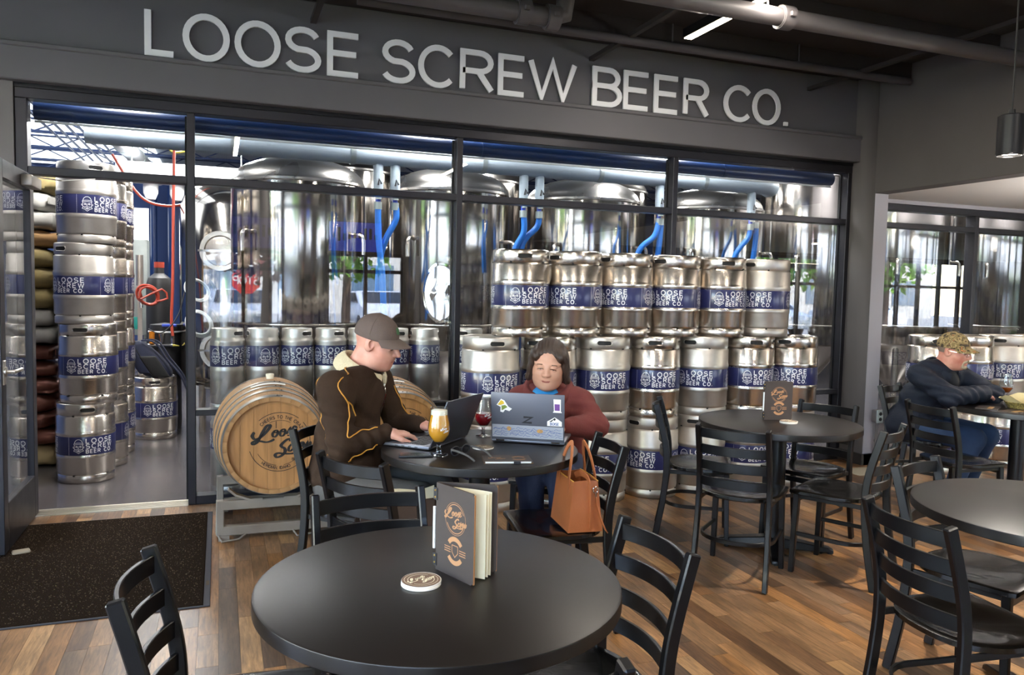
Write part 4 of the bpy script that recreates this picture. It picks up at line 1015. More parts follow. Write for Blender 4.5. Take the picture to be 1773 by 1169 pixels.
# equipment inside the open door
def sack(x, y, z, sx, sy, sz, m, label, rz=0, seed=0):
    rr = random.Random(seed); vs = []; fs = []; NU, NV = 20, 10
    for j in range(NV+1):
        v = -PI/2+PI*j/NV
        for i in range(NU):
            u = 2*PI*i/NU; ex = .45
            cx = math.copysign(abs(math.cos(v))**.35, 1)
            px_ = math.copysign(abs(math.cos(u))**ex, math.cos(u))*cx; py_ = math.copysign(abs(math.sin(u))**ex, math.sin(u))*cx; pz_ = math.copysign(abs(math.sin(v))**.7, math.sin(v))
            w_ = 1+.06*math.sin(5*u+seed)+.05*rr.uniform(-1, 1)
            vs.append((px_*sx/2*w_, py_*sy/2*w_, (pz_*.5+.5)*sz*(1-.12*abs(px_))+.02*math.sin(3*px_*3+seed)*pz_*.5))
    for j in range(NV):
        for i in range(NU): fs.append((j*NU+i, j*NU+(i+1) % NU, (j+1)*NU+(i+1) % NU, (j+1)*NU+i))
    t_ = thing('grain_sack', label, 'sack', (x, y, z), rz, 'grain sacks by the door')
    MB().add(vs, fs).build('sack_body', m, t_, smooth=60)
    MB().bar([(sx*.5, -sy*.4, sz*.5), (sx*.52, 0, sz*.52), (sx*.5, sy*.4, sz*.5)], .01, .05).build('stitched_end', m, t_)
zz = 0.0; kinds_ = ['sack_tan', 'sack_foil', 'sack_foil', 'sack_foil', 'sack_foil', 'sack_foil', 'sack_foil', 'sack_grey', 'sack_grey', 'sack_yellow', 'sack_yellow', 'sack_yellow', 'cardboard', 'sack_grey', 'sack_grey', 'sack_yellow']
names_ = ['tan grain sack on the floor behind the keg column', 'reddish foil sack, lowest of its pile', 'reddish foil sack, second of its pile', 'reddish foil sack, third of its pile', 'reddish foil sack, fourth of its pile', 'reddish foil sack, fifth of its pile', 'reddish foil sack, topmost of its pile', 'grey sack just above the reddish foil sacks', 'grey sack under the yellow sacks', 'yellow sack, lowest of three', 'yellow sack, middle of three', 'yellow sack, top of three', 'brown paper sack above the yellow sacks', 'grey folded sack, lower of two near the top', 'grey folded sack, upper of two near the top', 'yellow-brown sack on top of the whole pile']
hts = [.17]+[.135]*6+[.14, .14]+[.16]*3+[.14, .15, .15, .17]
for i, (m_, lb, h_) in enumerate(zip(kinds_, names_, hts)):
    sack(-1.42+.025*math.sin(i*2.1), 1.72, zz, .44, .62, h_*1.06, m_, lb, .12*math.sin(i*1.7), i); zz += h_
t_ = thing('galvanised_panel', 'pale galvanised sheet cabinet in front of the far bright window', 'cabinet', (-.90, 3.9, 0))
MB().box2((-.18, -.05, .9), (.16, .25, 1.95)).build('cabinet_body', 'galv', t_, bevel=.006)
for x in (-.15, .13): MB().box2((x-.02, 0, 0), (x+.02, .05, .9)).build('leg', 'galv', t_)
t_ = thing('gas_cylinder', 'black gas cylinder standing inside the brewery', 'cylinder', (-.60, 3.50, .0))
MB().lathe([(0, .8), (.125, .8), (.13, .83), (.13, 1.45), (.11, 1.53), (.05, 1.58), (.045, 1.64), (0, 1.64)], 28).build('tank_shell', 'pvc_black', t_); MB().lathe([(0, 0), (.14, 0), (.14, .78), (0, .8)], 24).build('stand', 'alu_black', t_)
MB().lathe([(0, 1.64), (.05, 1.64), (.05, 1.70), (0, 1.70)], 14).build('cap', 'rubber_red', t_)
t_ = thing('wrapped_drum', 'drum wrapped in black sheeting below the gas cylinder', 'drum', (-.52, 3.05, 0))
MB().lathe([(0, 0), (.15, 0), (.155, .1), (.15, .6), (.155, .92), (.14, 1.06), (0, 1.08)], 24).build('drum_body', 'pvc_black', t_); MB().lathe([(.156, .98), (.16, .99), (.156, 1.0)], 24).build('tie_band', 'white_tube', t_)
t_ = thing('steel_stand_post', 'steel post stand carrying the coiled red hose', 'stand', (-.74, 2.93, 0))
MB().box2((-.02, -.02, .0), (.02, .02, 1.75)).build('post', 'steel_satin', t_); MB().box2((-.06, -.06, 0), (.06, .06, .02)).build('base_plate', 'steel_satin', t_)
MB().lathe([(.02, 1.45), (.035, 1.45), (.035, 1.75), (.02, 1.75)], 14).build('filter_column', 'steel_satin', t_)
MB().tube([(0, -.03, .86), (.30, -.05, .86)], .016, 10).build('manifold', 'chrome', t_); MB().lathe([(0, 0), (.026, 0), (.026, .12), (0, .12)], 14, (.11, -.05, .88)).build('amber_bowl', 'amber', t_)
MB().lathe([(0, 0), (.012, 0), (.03, .08), (.03, .1), (0, .1)], 12, (.20, -.05, .88)).build('valve_wheel', 'chrome', t_); MB().tube([(.30, -.05, .86), (.36, -.05, .855)], .012, 8, scales=[1, .3]).build('brass_tip', 'yellow_cable', t_)
MB().bar([(.20, -.06, 1.06), (.34, -.06, 1.06)], .03, .03).build('blue_lever', 'blue_grip', t_, bevel=.008); MB().box2((-.10, -.05, 1.02), (-.02, .0, 1.14)).build('teal_tag', 'teal_plastic', t_)
for i, (P, lb) in enumerate((([(-.41, 2.9, 3.3), (-.42, 2.7, 2.1), (-.42, 2.55, 1.5), (-.43, 2.5, 1.15), (-.42, 2.48, .98)], 'red air line hanging down beside the dark mullion'), ([(-1.0, 3.2, 2.75), (-.75, 3.1, 2.35), (-.5, 3.0, 2.25), (-.2, 2.9, 2.3)], 'red hose sagging under the white duct'))):
    t_ = thing('red_air_line', lb, 'hose'); MB().tube(crom(P, 6), .014, 8).build('hose', 'rubber_red', t_); MB().tube([P[-1], tuple(Vector(P[-1])+Vector((0, 0, -.08)))], .018, 8).build('coupler', 'chrome', t_)
t_ = thing('black_cable', 'thin black cable looping down beside the dark mullion', 'cable'); MB().tube(crom([(-.28, 2.5, 1.6), (-.36, 2.4, 1.2), (-.5, 2.35, 1.02), (-.62, 2.38, 1.05)], 6), .006, 6).build('cable_run', 'pvc_black', t_)
t_ = thing('yellow_cable', 'yellow cable loop seen through the transom over the door', 'cable'); MB().tube(crom([(-.56, 3.4, 3.36), (-.5, 3.4, 2.9), (-.36, 3.4, 2.86), (-.25, 3.4, 2.95), (-.24, 3.4, 3.36)], 6), .012, 8).build('cable_run', 'yellow_cable', t_)
t_ = thing('black_pump_skid', 'dark pump skid with pipe fittings low behind the lone keg', 'pump', (-1.1, 3.5, 0))
MB().box2((-.28, -.15, .1), (.3, .2, .16)).build('skid', 'pvc_black', t_); MB().tube([(-.2, 0, .3), (.25, 0, .3)], .11, 16).build('motor', 'pvc_black', t_)
for x in (-.22, .24): MB().box2((x-.03, -.1, 0), (x+.03, .1, .1)).build('skid_foot', 'pvc_black', t_)
MB().tube([(.1, 0, .4), (.1, 0, .85), (-.1, 0, .88)], .03, 10).build('riser', 'galv', t_); MB().box2((-.25, -.08, .55), (-.02, .1, .95)).build('control_box', 'galv', t_, bevel=.01)
# backpack slumped on the lone keg: flat base on the rim, body sagging to the left
bp_ = thing('backpack', 'navy and black backpack slumped on top of the lone keg', 'backpack', (-.555, 2.56, KEGH+.001), R_(-6))
Sh = Matrix(((1, 0, -.62), (0, 1, 0), (0, 0, 1)))
vs = []; fs = []; NU, NV = 28, 16
for j in range(NV+1):
    v = j/NV; z = .33*v
    for i in range(NU):
        u = 2*PI*i/NU; e = math.sin(PI*min(max(v*.92+.04, 0), 1))**.22
        dd = (.165-.075*v)*e; ww = (.15-.03*v)*e
        p = Vector((math.copysign(abs(math.cos(u))**.55, math.cos(u))*dd+.02, math.copysign(abs(math.sin(u))**.55, math.sin(u))*ww, z+.008*math.sin(3*u+4*v)*(v > .05)))
        vs.append(Sh @ p)
for j in range(NV):
    for i in range(NU): fs.append((j*NU+i, j*NU+(i+1) % NU, (j+1)*NU+(i+1) % NU, (j+1)*NU+i))
fs += [tuple(range(NU))[::-1], tuple(range(NV*NU, (NV+1)*NU))]
MB().add(vs, fs).build('pack_body', 'pack_navy', bp_, smooth=60)
pk = MB().box((.06, -.145, .105), (.15, .045, .20)); pk.v = [tuple(Sh @ Vector(v)) for v in pk.v]; pk.build('side_pocket', 'pack_black', bp_, bevel=.018, seg=3)
pk = MB().box((-.06, -.148, .16), (.10, .03, .24)); pk.v = [tuple(Sh @ Vector(v)) for v in pk.v]; pk.build('front_pocket', 'pack_navy', bp_, bevel=.014, seg=3)
for s_ in (-1, 1): MB().bar(crom([(-.12, s_*.07-.04, .35), (.0, s_*.08-.05, .33), (.10, s_*.08-.06, .18), (.19, s_*.07-.05, .06), (.235, s_*.06-.04, -.02), (.30, s_*.05-.04, -.20)], 5), .034, .012).build('strap', 'pack_navy', bp_)
MB().tube(crom([(-.20, -.04, .33), (-.25, -.02, .375), (-.22, .04, .34)], 5), .010, 8).build('grab_handle', 'pack_navy', bp_)
for k in range(3): MB().box((.03+.055*k, -.13, .285-.085*k), (.03, .02, .018)).build('buckle', 'pack_black', bp_, bevel=.004)
MB().tube([tuple(Sh @ Vector((.0, -.142, z))) for z in (.02, .10, .2, .3)], .004, 6).build('zip_line', 'pack_black', bp_)
# odds and ends further right in the brewery
t_ = thing('grey_coat', 'pale grey coat hanging beside the right-hand tank', 'coat', (4.62, .42, 1.02))
MB().lathe([(.11, 0), (.115, .2), (.09, .45), (.05, .55), (.02, .58)], 20).build('coat_body', 'sack_grey', t_); MB().tube([(0, 0, .57), (0, .02, .64), (.02, .02, .66)], .005, 6).build('hanger_hook', 'chrome', t_)
MB().tube([(0, .03, -1.02), (0, .03, .66)], .014, 10).build('coat_stand', 'galv', t_); MB().lathe([(0, -1.02), (.13, -1.02), (.13, -1.0), (0, -.99)], 20, (0, .03, 0)).build('stand_base', 'galv', t_)

# blue columns on the far wall and a white post
for i, (x, r_, m_, lb) in enumerate(((-.42, .05, 'blue_steel', 'thin blue riser pipe on the far brewery wall'), (-.10, .11, 'blue_steel', 'wide blue column on the far brewery wall'), (.18, .10, 'white_panel', 'white column on the far brewery wall'))):
    t_ = thing('wall_column', lb, 'column', (x-.6, 8.7, 0)); MB().lathe([(r_, .0), (r_, 3.36)], 16).build('shaft', m_, t_); MB().lathe([(r_*1.4, 0), (r_*1.4, .06), (r_, .08)], 16).build('base_collar', m_, t_)
# ------------------------------------------------------------------ people: implicit surfaces turned into meshes
def smin(a, b, k):
    h = np.clip(.5+.5*(b-a)/k, 0, 1); return b*(1-h)+a*h-k*h*(1-h)
def d_cone(P, a, b, r1, r2):
    a = np.asarray(a, np.float32); b = np.asarray(b, np.float32); ab = b-a
    t = np.clip(((P-a) @ ab)/max(float(ab @ ab), 1e-9), 0, 1)
    return np.linalg.norm(P-a-t[:, None]*ab, axis=1)-(r1+(r2-r1)*t)
def d_ell(P, c, r, M=None):
    q = P-np.asarray(c, np.float32)
    if M is not None: q = q @ np.asarray(M, np.float32)
    r = np.asarray(r, np.float32); k0 = np.linalg.norm(q/r, axis=1); k1 = np.linalg.norm(q/(r*r), axis=1)
    return k0*(k0-1)/np.maximum(k1, 1e-6)
def field(prims, P):
    # prims: ('c',a,b,r1,r2,k) ('e',c,r,M,k); negative k subtracts
    d = None
    for p in prims:
        v = d_cone(P, *p[1:5]) if p[0] == 'c' else d_ell(P, *p[1:4]); k = p[-1]
        if d is None: d = v
        elif k < 0: d = -smin(-d, v, -k)
        else: d = smin(d, v, k)
    return d
def surfnet(fn, lo, hi, h):
    lo = np.array(lo, np.float32); n = np.ceil((np.array(hi)-lo)/h).astype(int)+1
    ax = [lo[i]+h*np.arange(n[i], dtype=np.float32) for i in range(3)]
    F = np.empty(n, np.float32)
    yy, zz = np.meshgrid(ax[1], ax[2], indexing='ij')
    for i in range(n[0]):
        P = np.stack([np.full(yy.size, ax[0][i], np.float32), yy.ravel(), zz.ravel()], 1); F[i] = fn(P).reshape(n[1], n[2])
    S = F < 0
    c = np.zeros(n-1, np.int8)
    for a in (0, 1):
        for b in (0, 1):
            for e in (0, 1): c += S[a:n[0]-1+a, b:n[1]-1+b, e:n[2]-1+e]
    m = (c > 0) & (c < 8); idx = -np.ones(n-1, np.int64); cells = np.argwhere(m); idx[m] = np.arange(len(cells))
    acc = np.zeros((len(cells), 3)); cnt = np.zeros(len(cells))
    cor = [(a, b, e) for a in (0, 1) for b in (0, 1) for e in (0, 1)]
    for i, p in enumerate(cor):
        for q in cor[i+1:]:
            if sum(abs(p[k]-q[k]) for k in range(3)) != 1: continue
            fa = F[tuple((cells+p).T)]; fb = F[tuple((cells+q).T)]; s_ = (fa < 0) != (fb < 0)
            t = np.where(s_, fa/np.where(s_, fa-fb, 1), 0)
            pt = np.array(p)+(np.array(q)-np.array(p))*t[:, None]; acc += pt*s_[:, None]; cnt += s_
    V = lo+h*(cells+acc/np.maximum(cnt, 1)[:, None]); Q = []
    for k in range(3):
        sl0 = [slice(None)]*3; sl1 = [slice(None)]*3; sl0[k] = slice(0, -1); sl1[k] = slice(1, None)
        e = np.argwhere(S[tuple(sl0)] != S[tuple(sl1)]); u, v = [j for j in range(3) if j != k]
        e = e[(e[:, u] > 0) & (e[:, v] > 0) & (e[:, u] < n[u]-1) & (e[:, v] < n[v]-1)]
        fl_ = S[tuple(e.T)]; qs = []
        for du, dv in ((0, 0), (1, 0), (1, 1), (0, 1)):
            cc = e.copy(); cc[:, u] -= du; cc[:, v] -= dv; qs.append(idx[tuple(cc.T)])
        qs = np.stack(qs, 1); flip = fl_ ^ (k == 1); qs[flip] = qs[flip][:, ::-1]; Q.append(qs)
    return V, np.concatenate(Q)
def bounds(prims, pad=.02):
    L = []; H = []
    for p in prims:
        if p[-1] < 0: continue
        if p[0] == 'c':
            r = max(p[3], p[4]); L += [np.array(p[1])-r, np.array(p[2])-r]; H += [np.array(p[1])+r, np.array(p[2])+r]
        else:
            r = max(p[2]); L.append(np.array(p[1])-r); H.append(np.array(p[1])+r)
    return np.min(L, 0)-pad, np.max(H, 0)+pad
def sdf_build(groups, name, m, parent, tri=None):
    # groups: list of (prims, resolution, extra) meshed apart and joined in one mesh object
    vs = []; fs = []; off = 0
    for prims, h, ex in groups:
        lo, hi = bounds(prims)
        f = (lambda P, pr=prims, e=ex: field(pr, P)+(e(P) if e else 0))
        V, Q = surfnet(f, lo, hi, h); vs.append(V); fs.append(Q+off); off += len(V)
    V = np.concatenate(vs); Q = np.concatenate(fs)
    me = bpy.data.meshes.new(name); me.from_pydata(V.tolist(), [], Q.tolist()); me.materials.append(MATS[m])
    bm = bmesh.new(); bm.from_mesh(me); bmesh.ops.smooth_vert(bm, verts=bm.verts, factor=.5, use_axis_x=True, use_axis_y=True, use_axis_z=True); bmesh.ops.recalc_face_normals(bm, faces=bm.faces); bm.to_mesh(me); bm.free()
    me.shade_smooth(); return put(name, me, parent)
def snap(pts, prims, off=0.0, ex=None):
    P = np.array(pts, np.float32); f = lambda q: field(prims, q)+(ex(q) if ex else 0)
    for _ in range(14):
        d = f(P); g = np.stack([(f(P+np.eye(3, dtype=np.float32)[i]*.002)-f(P-np.eye(3, dtype=np.float32)[i]*.002))/.004 for i in range(3)], 1)
        g /= np.maximum(np.linalg.norm(g, axis=1), 1e-4)[:, None]; P = P-(d-off)[:, None]*g*.9
    return [tuple(map(float, p)) for p in P]
V3 = lambda *a: np.array(a, float)
class Frame:
    def __init__(s, o, yaw_deg, pitch_deg=0, roll_deg=0, sc_=1):
        s.o = V3(*o); s.s = sc_
        M = Matrix.Rotation(R_(yaw_deg), 3, 'Z') @ Matrix.Rotation(R_(pitch_deg), 3, 'Y') @ Matrix.Rotation(R_(roll_deg), 3, 'X'); s.M = np.array(M)
    def p(s, x, y, z): return s.o+s.M @ (V3(x, y, z)*s.s)
    def e(s, c, r, k=.02): return ('e', s.p(*c), tuple(np.array(r)*s.s), s.M, k)
    def c(s, a, b, r1, r2, k=.02): return ('c', s.p(*a), s.p(*b), r1*s.s, r2*s.s, k)
def head_prims(F, jowl=1.0, nose=1.0, wide=1.0):
    w = wide
    pr_ = [F.e((-.012, 0, .032), (.098, .076*w, .092)), F.e((.026, 0, -.038), (.070*jowl, .062*w, .078), .03), F.e((.012, 0, -.075), (.062*jowl, .058*w*jowl, .042), .03), F.e((.066, 0, -.094), (.026, .026, .024), .025)]
    for s_ in (-1, 1):
        pr_ += [F.e((.050, s_*.038*w, -.030), (.032, .028, .036), .02), F.c((.080, s_*.012, .020), (.066, s_*.050*w, .022), .014, .010, .014),
                F.e((-.008, s_*.076*w, -.004), (.024, .010, .033), .008), F.e((.004, s_*.078*w, .002), (.013, .006, .018), -.006)]
    for s_ in (-1, 1): pr_.append(F.e((.104, s_*.033, .002), (.022, .020, .0135), -.012))
    pr_ += [F.c((.086, 0, .016), (.106*nose+.003, 0, -.026), .010, .0118, .012), F.e((.100, 0, -.030), (.014, .018, .010), .008)]
    for s_ in (-1, 1): pr_.append(F.e((.098, s_*.014, -.030), (.012, .008, .009), .006))
    pr_ += [F.e((.084, 0, -.052), (.014, .030, .012), .012), F.e((.092, 0, -.0575), (.008, .022, .0045), .004), F.e((.090, 0, -.0675), (.008, .020, .0050), .004), F.e((.1005, 0, -.0625), (.008, .026, .0016), -.003)]
    for s_ in (-1, 1): pr_ += [F.e((.0855, s_*.032, .0065), (.011, .0175, .0068), .005), F.e((.082, s_*.032, -.0065), (.010, .016, .0045), .006)]   # lids
    return pr_
def hand_prims(w, fwd, up, thumb, curl=.35, s=1.0, spread=.0):
    # w wrist, fwd direction of the knuckles, up back-of-hand normal, thumb +1/-1 along side = up x fwd
    f = V3(*fwd); f /= np.linalg.norm(f); u = V3(*up); u -= f*(u @ f); u /= np.linalg.norm(u); sd = np.cross(u, f)*thumb; w = V3(*w)
    P = lambda a, b, c: w+(f*a+sd*b+u*c)*s
    pr_ = [('c', P(-.03, 0, 0), P(.02, 0, 0), .027*s, .026*s, .02)]
    for b in (.028, .010, -.009, -.027): pr_.append(('c', P(.012, b*.75, .0), P(.088-.25*abs(b-.008), b, .004), .0165*s, .0115*s, .012))
    for b, ln, dr in ((.029, .068, 0), (.010, .076, .0), (-.009, .071, 0), (-.027, .056, 0)):
        a = P(.086-.25*abs(b-.008), b, .003); ang = -.15; L = (ln*.44, ln*.31, ln*.27); r = (.0098, .0088, .0078, .0066)
        for j in range(3):
            ang -= curl*(1.1 if j else .55); d_ = f*math.cos(ang)+u*math.sin(ang)+sd*(spread*b*10)
            e_ = a+d_*L[j]*s; pr_.append(('c', a, e_, r[j]*s, r[j+1]*s, .003)); a = e_
    a = P(.018, .026, -.006); d_ = f*.72+sd*.62-u*.25; d_ /= np.linalg.norm(d_); b_ = a+d_*.042*s; c_ = b_+(f*.92+sd*.25-u*.28)*.034*s; e_ = c_+(f*.95-u*.3)*.024*s
    pr_ += [('c', a, b_, .0165*s, .0125*s, .012), ('c', b_, c_, .0115*s, .010*s, .004), ('c', c_, e_, .0100*s, .0075*s, .003)]
    return pr_
def skin_material(name, col, col2):
    m = mat(name, col, .48, col2=col2, scale=14, spec=.4, bump=.06, bscale=220); b = m.node_tree.nodes['Principled BSDF']
    b.inputs['Subsurface Weight'].default_value = .12; b.inputs['Subsurface Radius'].default_value = (.012, .005, .003); return m
skin_material('skin_pink', 'd3a08c', 'bf8472'); skin_material('skin_warm', 'd0a189', 'bd8a72'); skin_material('skin_ruddy', 'd49e8a', 'b5705e')
mat('eye_white', 'd8d2cc', .25); mat('eye_dark', '241a16', .2); mat('brow_hair', '6b5244', .8); mat('grey_hair', '7d6a5e', .8); mat('white_beard', 'a8977f', .85, bump=.5, bscale=180)
mat('dark_hair', '2a1f19', .45, col2='433228', scale=30, stretch=(6, 6, 1), bump=.35, bscale=70)
mat('jacket_brown', '35261b', .9, spec=.2, var=.2, scale=7, bump=.18, bscale=90); mat('piping_orange', 'c0842f', .7); mat('fleece_cream', 'd8c9a6', .95, bump=.9, bscale=170)
mat('cap_taupe', '5f5049', .8, var=.15, scale=12, bump=.15, bscale=200); mat('cap_band', '3f3a40', .8); mat('trouser_grey', '4c4946', .85, bump=.15, bscale=90)
mat('hoodie_maroon', '6d2f2b', .85, var=.12, scale=8, bump=.15, bscale=90); mat('shirt_blue', '2f8fcf', .8); mat('jeans_dark', '2c3550', .85, var=.15, bump=.15, bscale=120); mat('jeans_blue', '253c5c', .85, col2='1b2c48', scale=6, bump=.15, bscale=120)
mat('jacket_navy', '131a28', .7, spec=.3, var=.2, scale=6, bump=.2, bscale=70); mat('lip', '9c5a50', .5); mat('shoe_dark', '2b2522', .6); mat('patch_green', '2c5a33', .6); mat('tee_black', '15161a', .85)
def camo():
    m = bpy.data.materials.new('camo_cloth'); m.use_nodes = True; t = m.node_tree; b = t.nodes['Principled BSDF']; b.inputs['Roughness'].default_value = .85
    tc = t.nodes.new('ShaderNodeTexCoord'); n = t.nodes.new('ShaderNodeTexNoise'); n.inputs['Scale'].default_value = 34; n.inputs['Detail'].default_value = 3; r = t.nodes.new('ShaderNodeValToRGB'); r.color_ramp.interpolation = 'CONSTANT'
    for i, (p, c_) in enumerate(((0, '3a2f22'), (.42, '7d6a44'), (.52, 'a58e63'), (.6, '5d4a30'), (.68, 'c07a48'))):
        e = r.color_ramp.elements[i] if i < 2 else r.color_ramp.elements.new(p); e.position = p; e.color = lin(c_)
    t.links.new(tc.outputs['Object'], n.inputs[0]); t.links.new(n.outputs[0], r.inputs[0]); t.links.new(r.outputs[0], b.inputs['Base Color']); MATS['camo_cloth'] = m
camo()
def eyes(F, parent, down=.5):
    for s_ in (-1, 1):
        c_ = F.p(.0792 if down >= 1 else .0800, s_*.032, -.001)
        o = MB().lathe([(.0115*math.cos(R_(a)), .0115*math.sin(R_(a))) for a in range(-90, 91, 15)], 14, tuple(c_)).build('eye', 'eye_white', parent)
        q = F.p(.0800+.0092, s_*.032, -.0050*down-.001); Mx = Vector(F.M @ V3(1, 0, -.45*down)).to_track_quat('Z', 'Y').to_matrix()
        MB().lathe([(0, .0012), (.003, .0009), (.0048, 0)], 12, tuple(q), M=Mx).build('iris', 'eye_dark', o)
        P = [F.p(.0958-.0042*u*u, s_*(.032+.0165*u), .0005-.0035*u*u-(.0012*u)) for u in (-1, -.5, 0, .5, 1)]
        MB().tube([tuple(p) for p in crom(P, 3)], .0013, 5).build('lash_line', 'eye_dark', o)
        P = [F.p(.0925-.0045*abs(u), s_*(.032+.019*u), .0225-.003*u*u) for u in (-1, -.5, 0, .5, 1)]
        MB().tube([tuple(p) for p in crom(P, 3)], .0026, 6, scales=[.5]+[1]*(len(crom(P, 3))-2)+[.4]).build('eyebrow', 'brow_hair', parent)
    for s_ in (-1, 1): MB().lathe([(0, .0008), (.003, 0)], 8, tuple(F.p(.108, s_*.0075, -.0395)), M=Vector(F.M @ V3(.5, 0, -1)).to_track_quat('Z', 'Y').to_matrix()).build('nostril', 'lip', parent)
def cap(F, m, mb_, parent, name='cap', badge=None):
    o = sdf_build([([F.e((-.012, 0, .040), (.108, .087, .098)), F.e((-.012, 0, -.06), (.3, .3, .085), -.006), F.e((-.02, 0, .134), (.012, .012, .008), .006)], .004, None)], name, m, parent)
    vs = []; N = 17
    for lay_ in (0, 1):
        for j in range(5):
            q = j/4
            for i in range(N):
                a = R_(-72+144*i/(N-1)); bx, by = -.012+.104*math.cos(a), .084*math.sin(a)
                ox = .074*math.cos(a)**.6*q; dz = -.020*(q**1.3)-.022*(abs(by)/.084)**2*(.3+.7*q)
                vs.append(F.p(bx+ox, by*(1+.04*q), .046+dz-(.004 if lay_ else 0)))
    fs = []
    for L_ in (0, 1):
        for j in range(4):
            for i in range(N-1):
                a = L_*5*N+j*N+i; fs.append((a, a+1, a+N+1, a+N))
    for i in range(N-1): fs += [(4*N+i, 4*N+i+1, 9*N+i+1, 9*N+i), (i, i+1, 5*N+i+1, 5*N+i)]
    MB().add(vs, fs).build('cap_brim', mb_, o, smooth=50)
    MB().lathe([(0, .004), (.006, .003), (.008, 0)], 12, tuple(F.p(-.014, 0, .137))).build('cap_button', m, o)
    for k in range(3):
        a = R_(k*60+30); P = [F.p(-.012+.1085*math.cos(t)*math.cos(a), .0875*math.cos(t)*math.sin(a), .040+.0985*math.sin(t)) for t in np.linspace(.1, PI-.1, 22)]
        MB().tube([tuple(p) for p in P], .0012, 5).build('cap_seam', mb_, o)
    if badge:
        P = [F.p(-.012+.109*math.sqrt(1-((z-.04)/.099)**2-(y/.088)**2), y, z) for y, z in ((-.015, .068), (.015, .068), (.014, .092), (0, .099), (-.014, .092))]
        MB().add([tuple(p) for p in P]+[tuple(F.M @ V3(.0022, 0, .001)+p) for p in P], [(5, 6, 7, 8, 9), (0, 1, 6, 5), (1, 2, 7, 6), (2, 3, 8, 7), (3, 4, 9, 8), (4, 0, 5, 9)]).build('cap_badge', badge, o, smooth=0)
    return o
def wrinkle(centers, amp=.004):  # cloth folds
    cs = [(V3(*c).astype(np.float32), V3(*d).astype(np.float32), r, fq) for c, d, r, fq in centers]
    def f(P):
        wv = 2.6*np.sin(P[:, 2]*13+P[:, 1]*9)+1.7*np.sin(P[:, 0]*17-P[:, 2]*11)
        o = .0022*np.sin(P[:, 0]*52+P[:, 1]*38-P[:, 2]*46+wv)*(.5+.5*np.sin(P[:, 2]*9+P[:, 0]*7))+.0020*np.sin(P[:, 0]*33-P[:, 1]*41+P[:, 2]*29+1.3*wv)
        for c, d, r, fq in cs:
            q = P-c; w_ = np.exp(-(q*q).sum(1)/(r*r)); o = o+amp*w_*np.sin(q @ d*fq+2.2*np.sin(q[:, 2]*18+q[:, 0]*11))
        return o.astype(np.float32)
    return f
def torso(pel, chest, sh, fdir, wid, belly, k=.06):
    # pelvis, upper chest, facing unit vector, half shoulder width, belly depth
    f = V3(*fdir); r = V3(f[1], -f[0], 0); M3 = np.stack([f, -r, V3(0, 0, 1)], 1)
    mid = (V3(*pel)+V3(*chest))/2
    return [('e', V3(*pel)+V3(0, 0, .03), (.135*belly, .185, .13), M3, k), ('e', mid-f*.01+V3(0, 0, -.02), (.135*belly, .178, .17), M3, k), ('e', V3(*chest)+V3(0, 0, -.05), (.118, .172*wid, .15), M3, k),
            ('c', V3(*chest)-r*.12*wid+V3(0, 0, .012), V3(*chest)+r*.12*wid+V3(0, 0, .012), .068, .068, k)]
def core(pel, che, rs, re_, rw_, ls, le_, lw_): return [('c', pel+V3(0, 0, .02), che+V3(0, 0, -.06), .09, .085, .04), ('c', rs*.75+ls*.25+V3(0, 0, -.05), rs*.25+ls*.75+V3(0, 0, -.05), .05, .05, .04)]+arm(rs*.9+che*.1+V3(0, 0, -.03), re_, rw_, (.05, .04, .03))+arm(ls*.9+che*.1+V3(0, 0, -.03), le_, lw_, (.05, .04, .03))
def arm(s_, e, w_, r=(.072, .056, .042), k=.03): return [('c', V3(*s_), V3(*e), r[0], r[1], k), ('c', V3(*e), V3(*w_), r[1], r[2], k)]
def leg(h_, kn, an, r=(.092, .066, .046), k=.04): return [('c', V3(*h_), V3(*kn), r[0], r[1], k), ('c', V3(*kn), V3(*an), r[1]*.97, r[2], k)]
def shoe(parent, an, yaw_, s=1):
    F = Frame((an[0], an[1], 0), yaw_, sc_=s)
    return sdf_build([([F.e((.02, 0, .045), (.055, .04, .05)), F.e((.10, 0, .030), (.085, .043, .034), .03), F.e((.05, 0, -.06), (.4, .4, .062), -.004)], .007, None)], 'shoe', 'shoe_dark', parent)

# ---- man in the brown jacket
pm = thing('person', 'seated man in brown jacket with orange piping and a cap, typing on a laptop', 'person', (.6, -1.85, 0))
def W(o): o.matrix_parent_inverse = Matrix.Translation((-o.parent.location.x, -o.parent.location.y, -o.parent.location.z)); return o
def adopt(root):
    for ch in root.children: W(ch)
f1 = V3(math.cos(R_(-40)), math.sin(R_(-40)), 0); r1 = V3(f1[1], -f1[0], 0)
pel = V3(.555, -1.83, .57); che = V3(.625, -1.795, 1.005)
rs, ls = che+r1*.20+V3(0, 0, .015), che-r1*.20+V3(0, 0, .015)
re_, rw_ = V3(.525, -2.03, .765), V3(.725, -2.01, .812); le_, lw_ = V3(.86, -1.68, .79), V3(.93, -1.83, .812)
H1 = Frame((.728, -1.765, 1.218), -33, 15, 3, 1.05)
hd = head_prims(H1, 1.10, 1.08, 1.0)+[H1.c((-.035, 0, -.06), (-.072, 0, -.165), .060, .056, .03), H1.e((.005, 0, -.10), (.05, .05, .03), .03)]
hr = hand_prims(rw_+V3(.018, 0, -.002), (.93, .10, -.12), (.1, 0, 1), -1, .30); hl_ = hand_prims(lw_+f1*.02, (.6, -.75, -.12), (0, 0, 1), 1, .3)
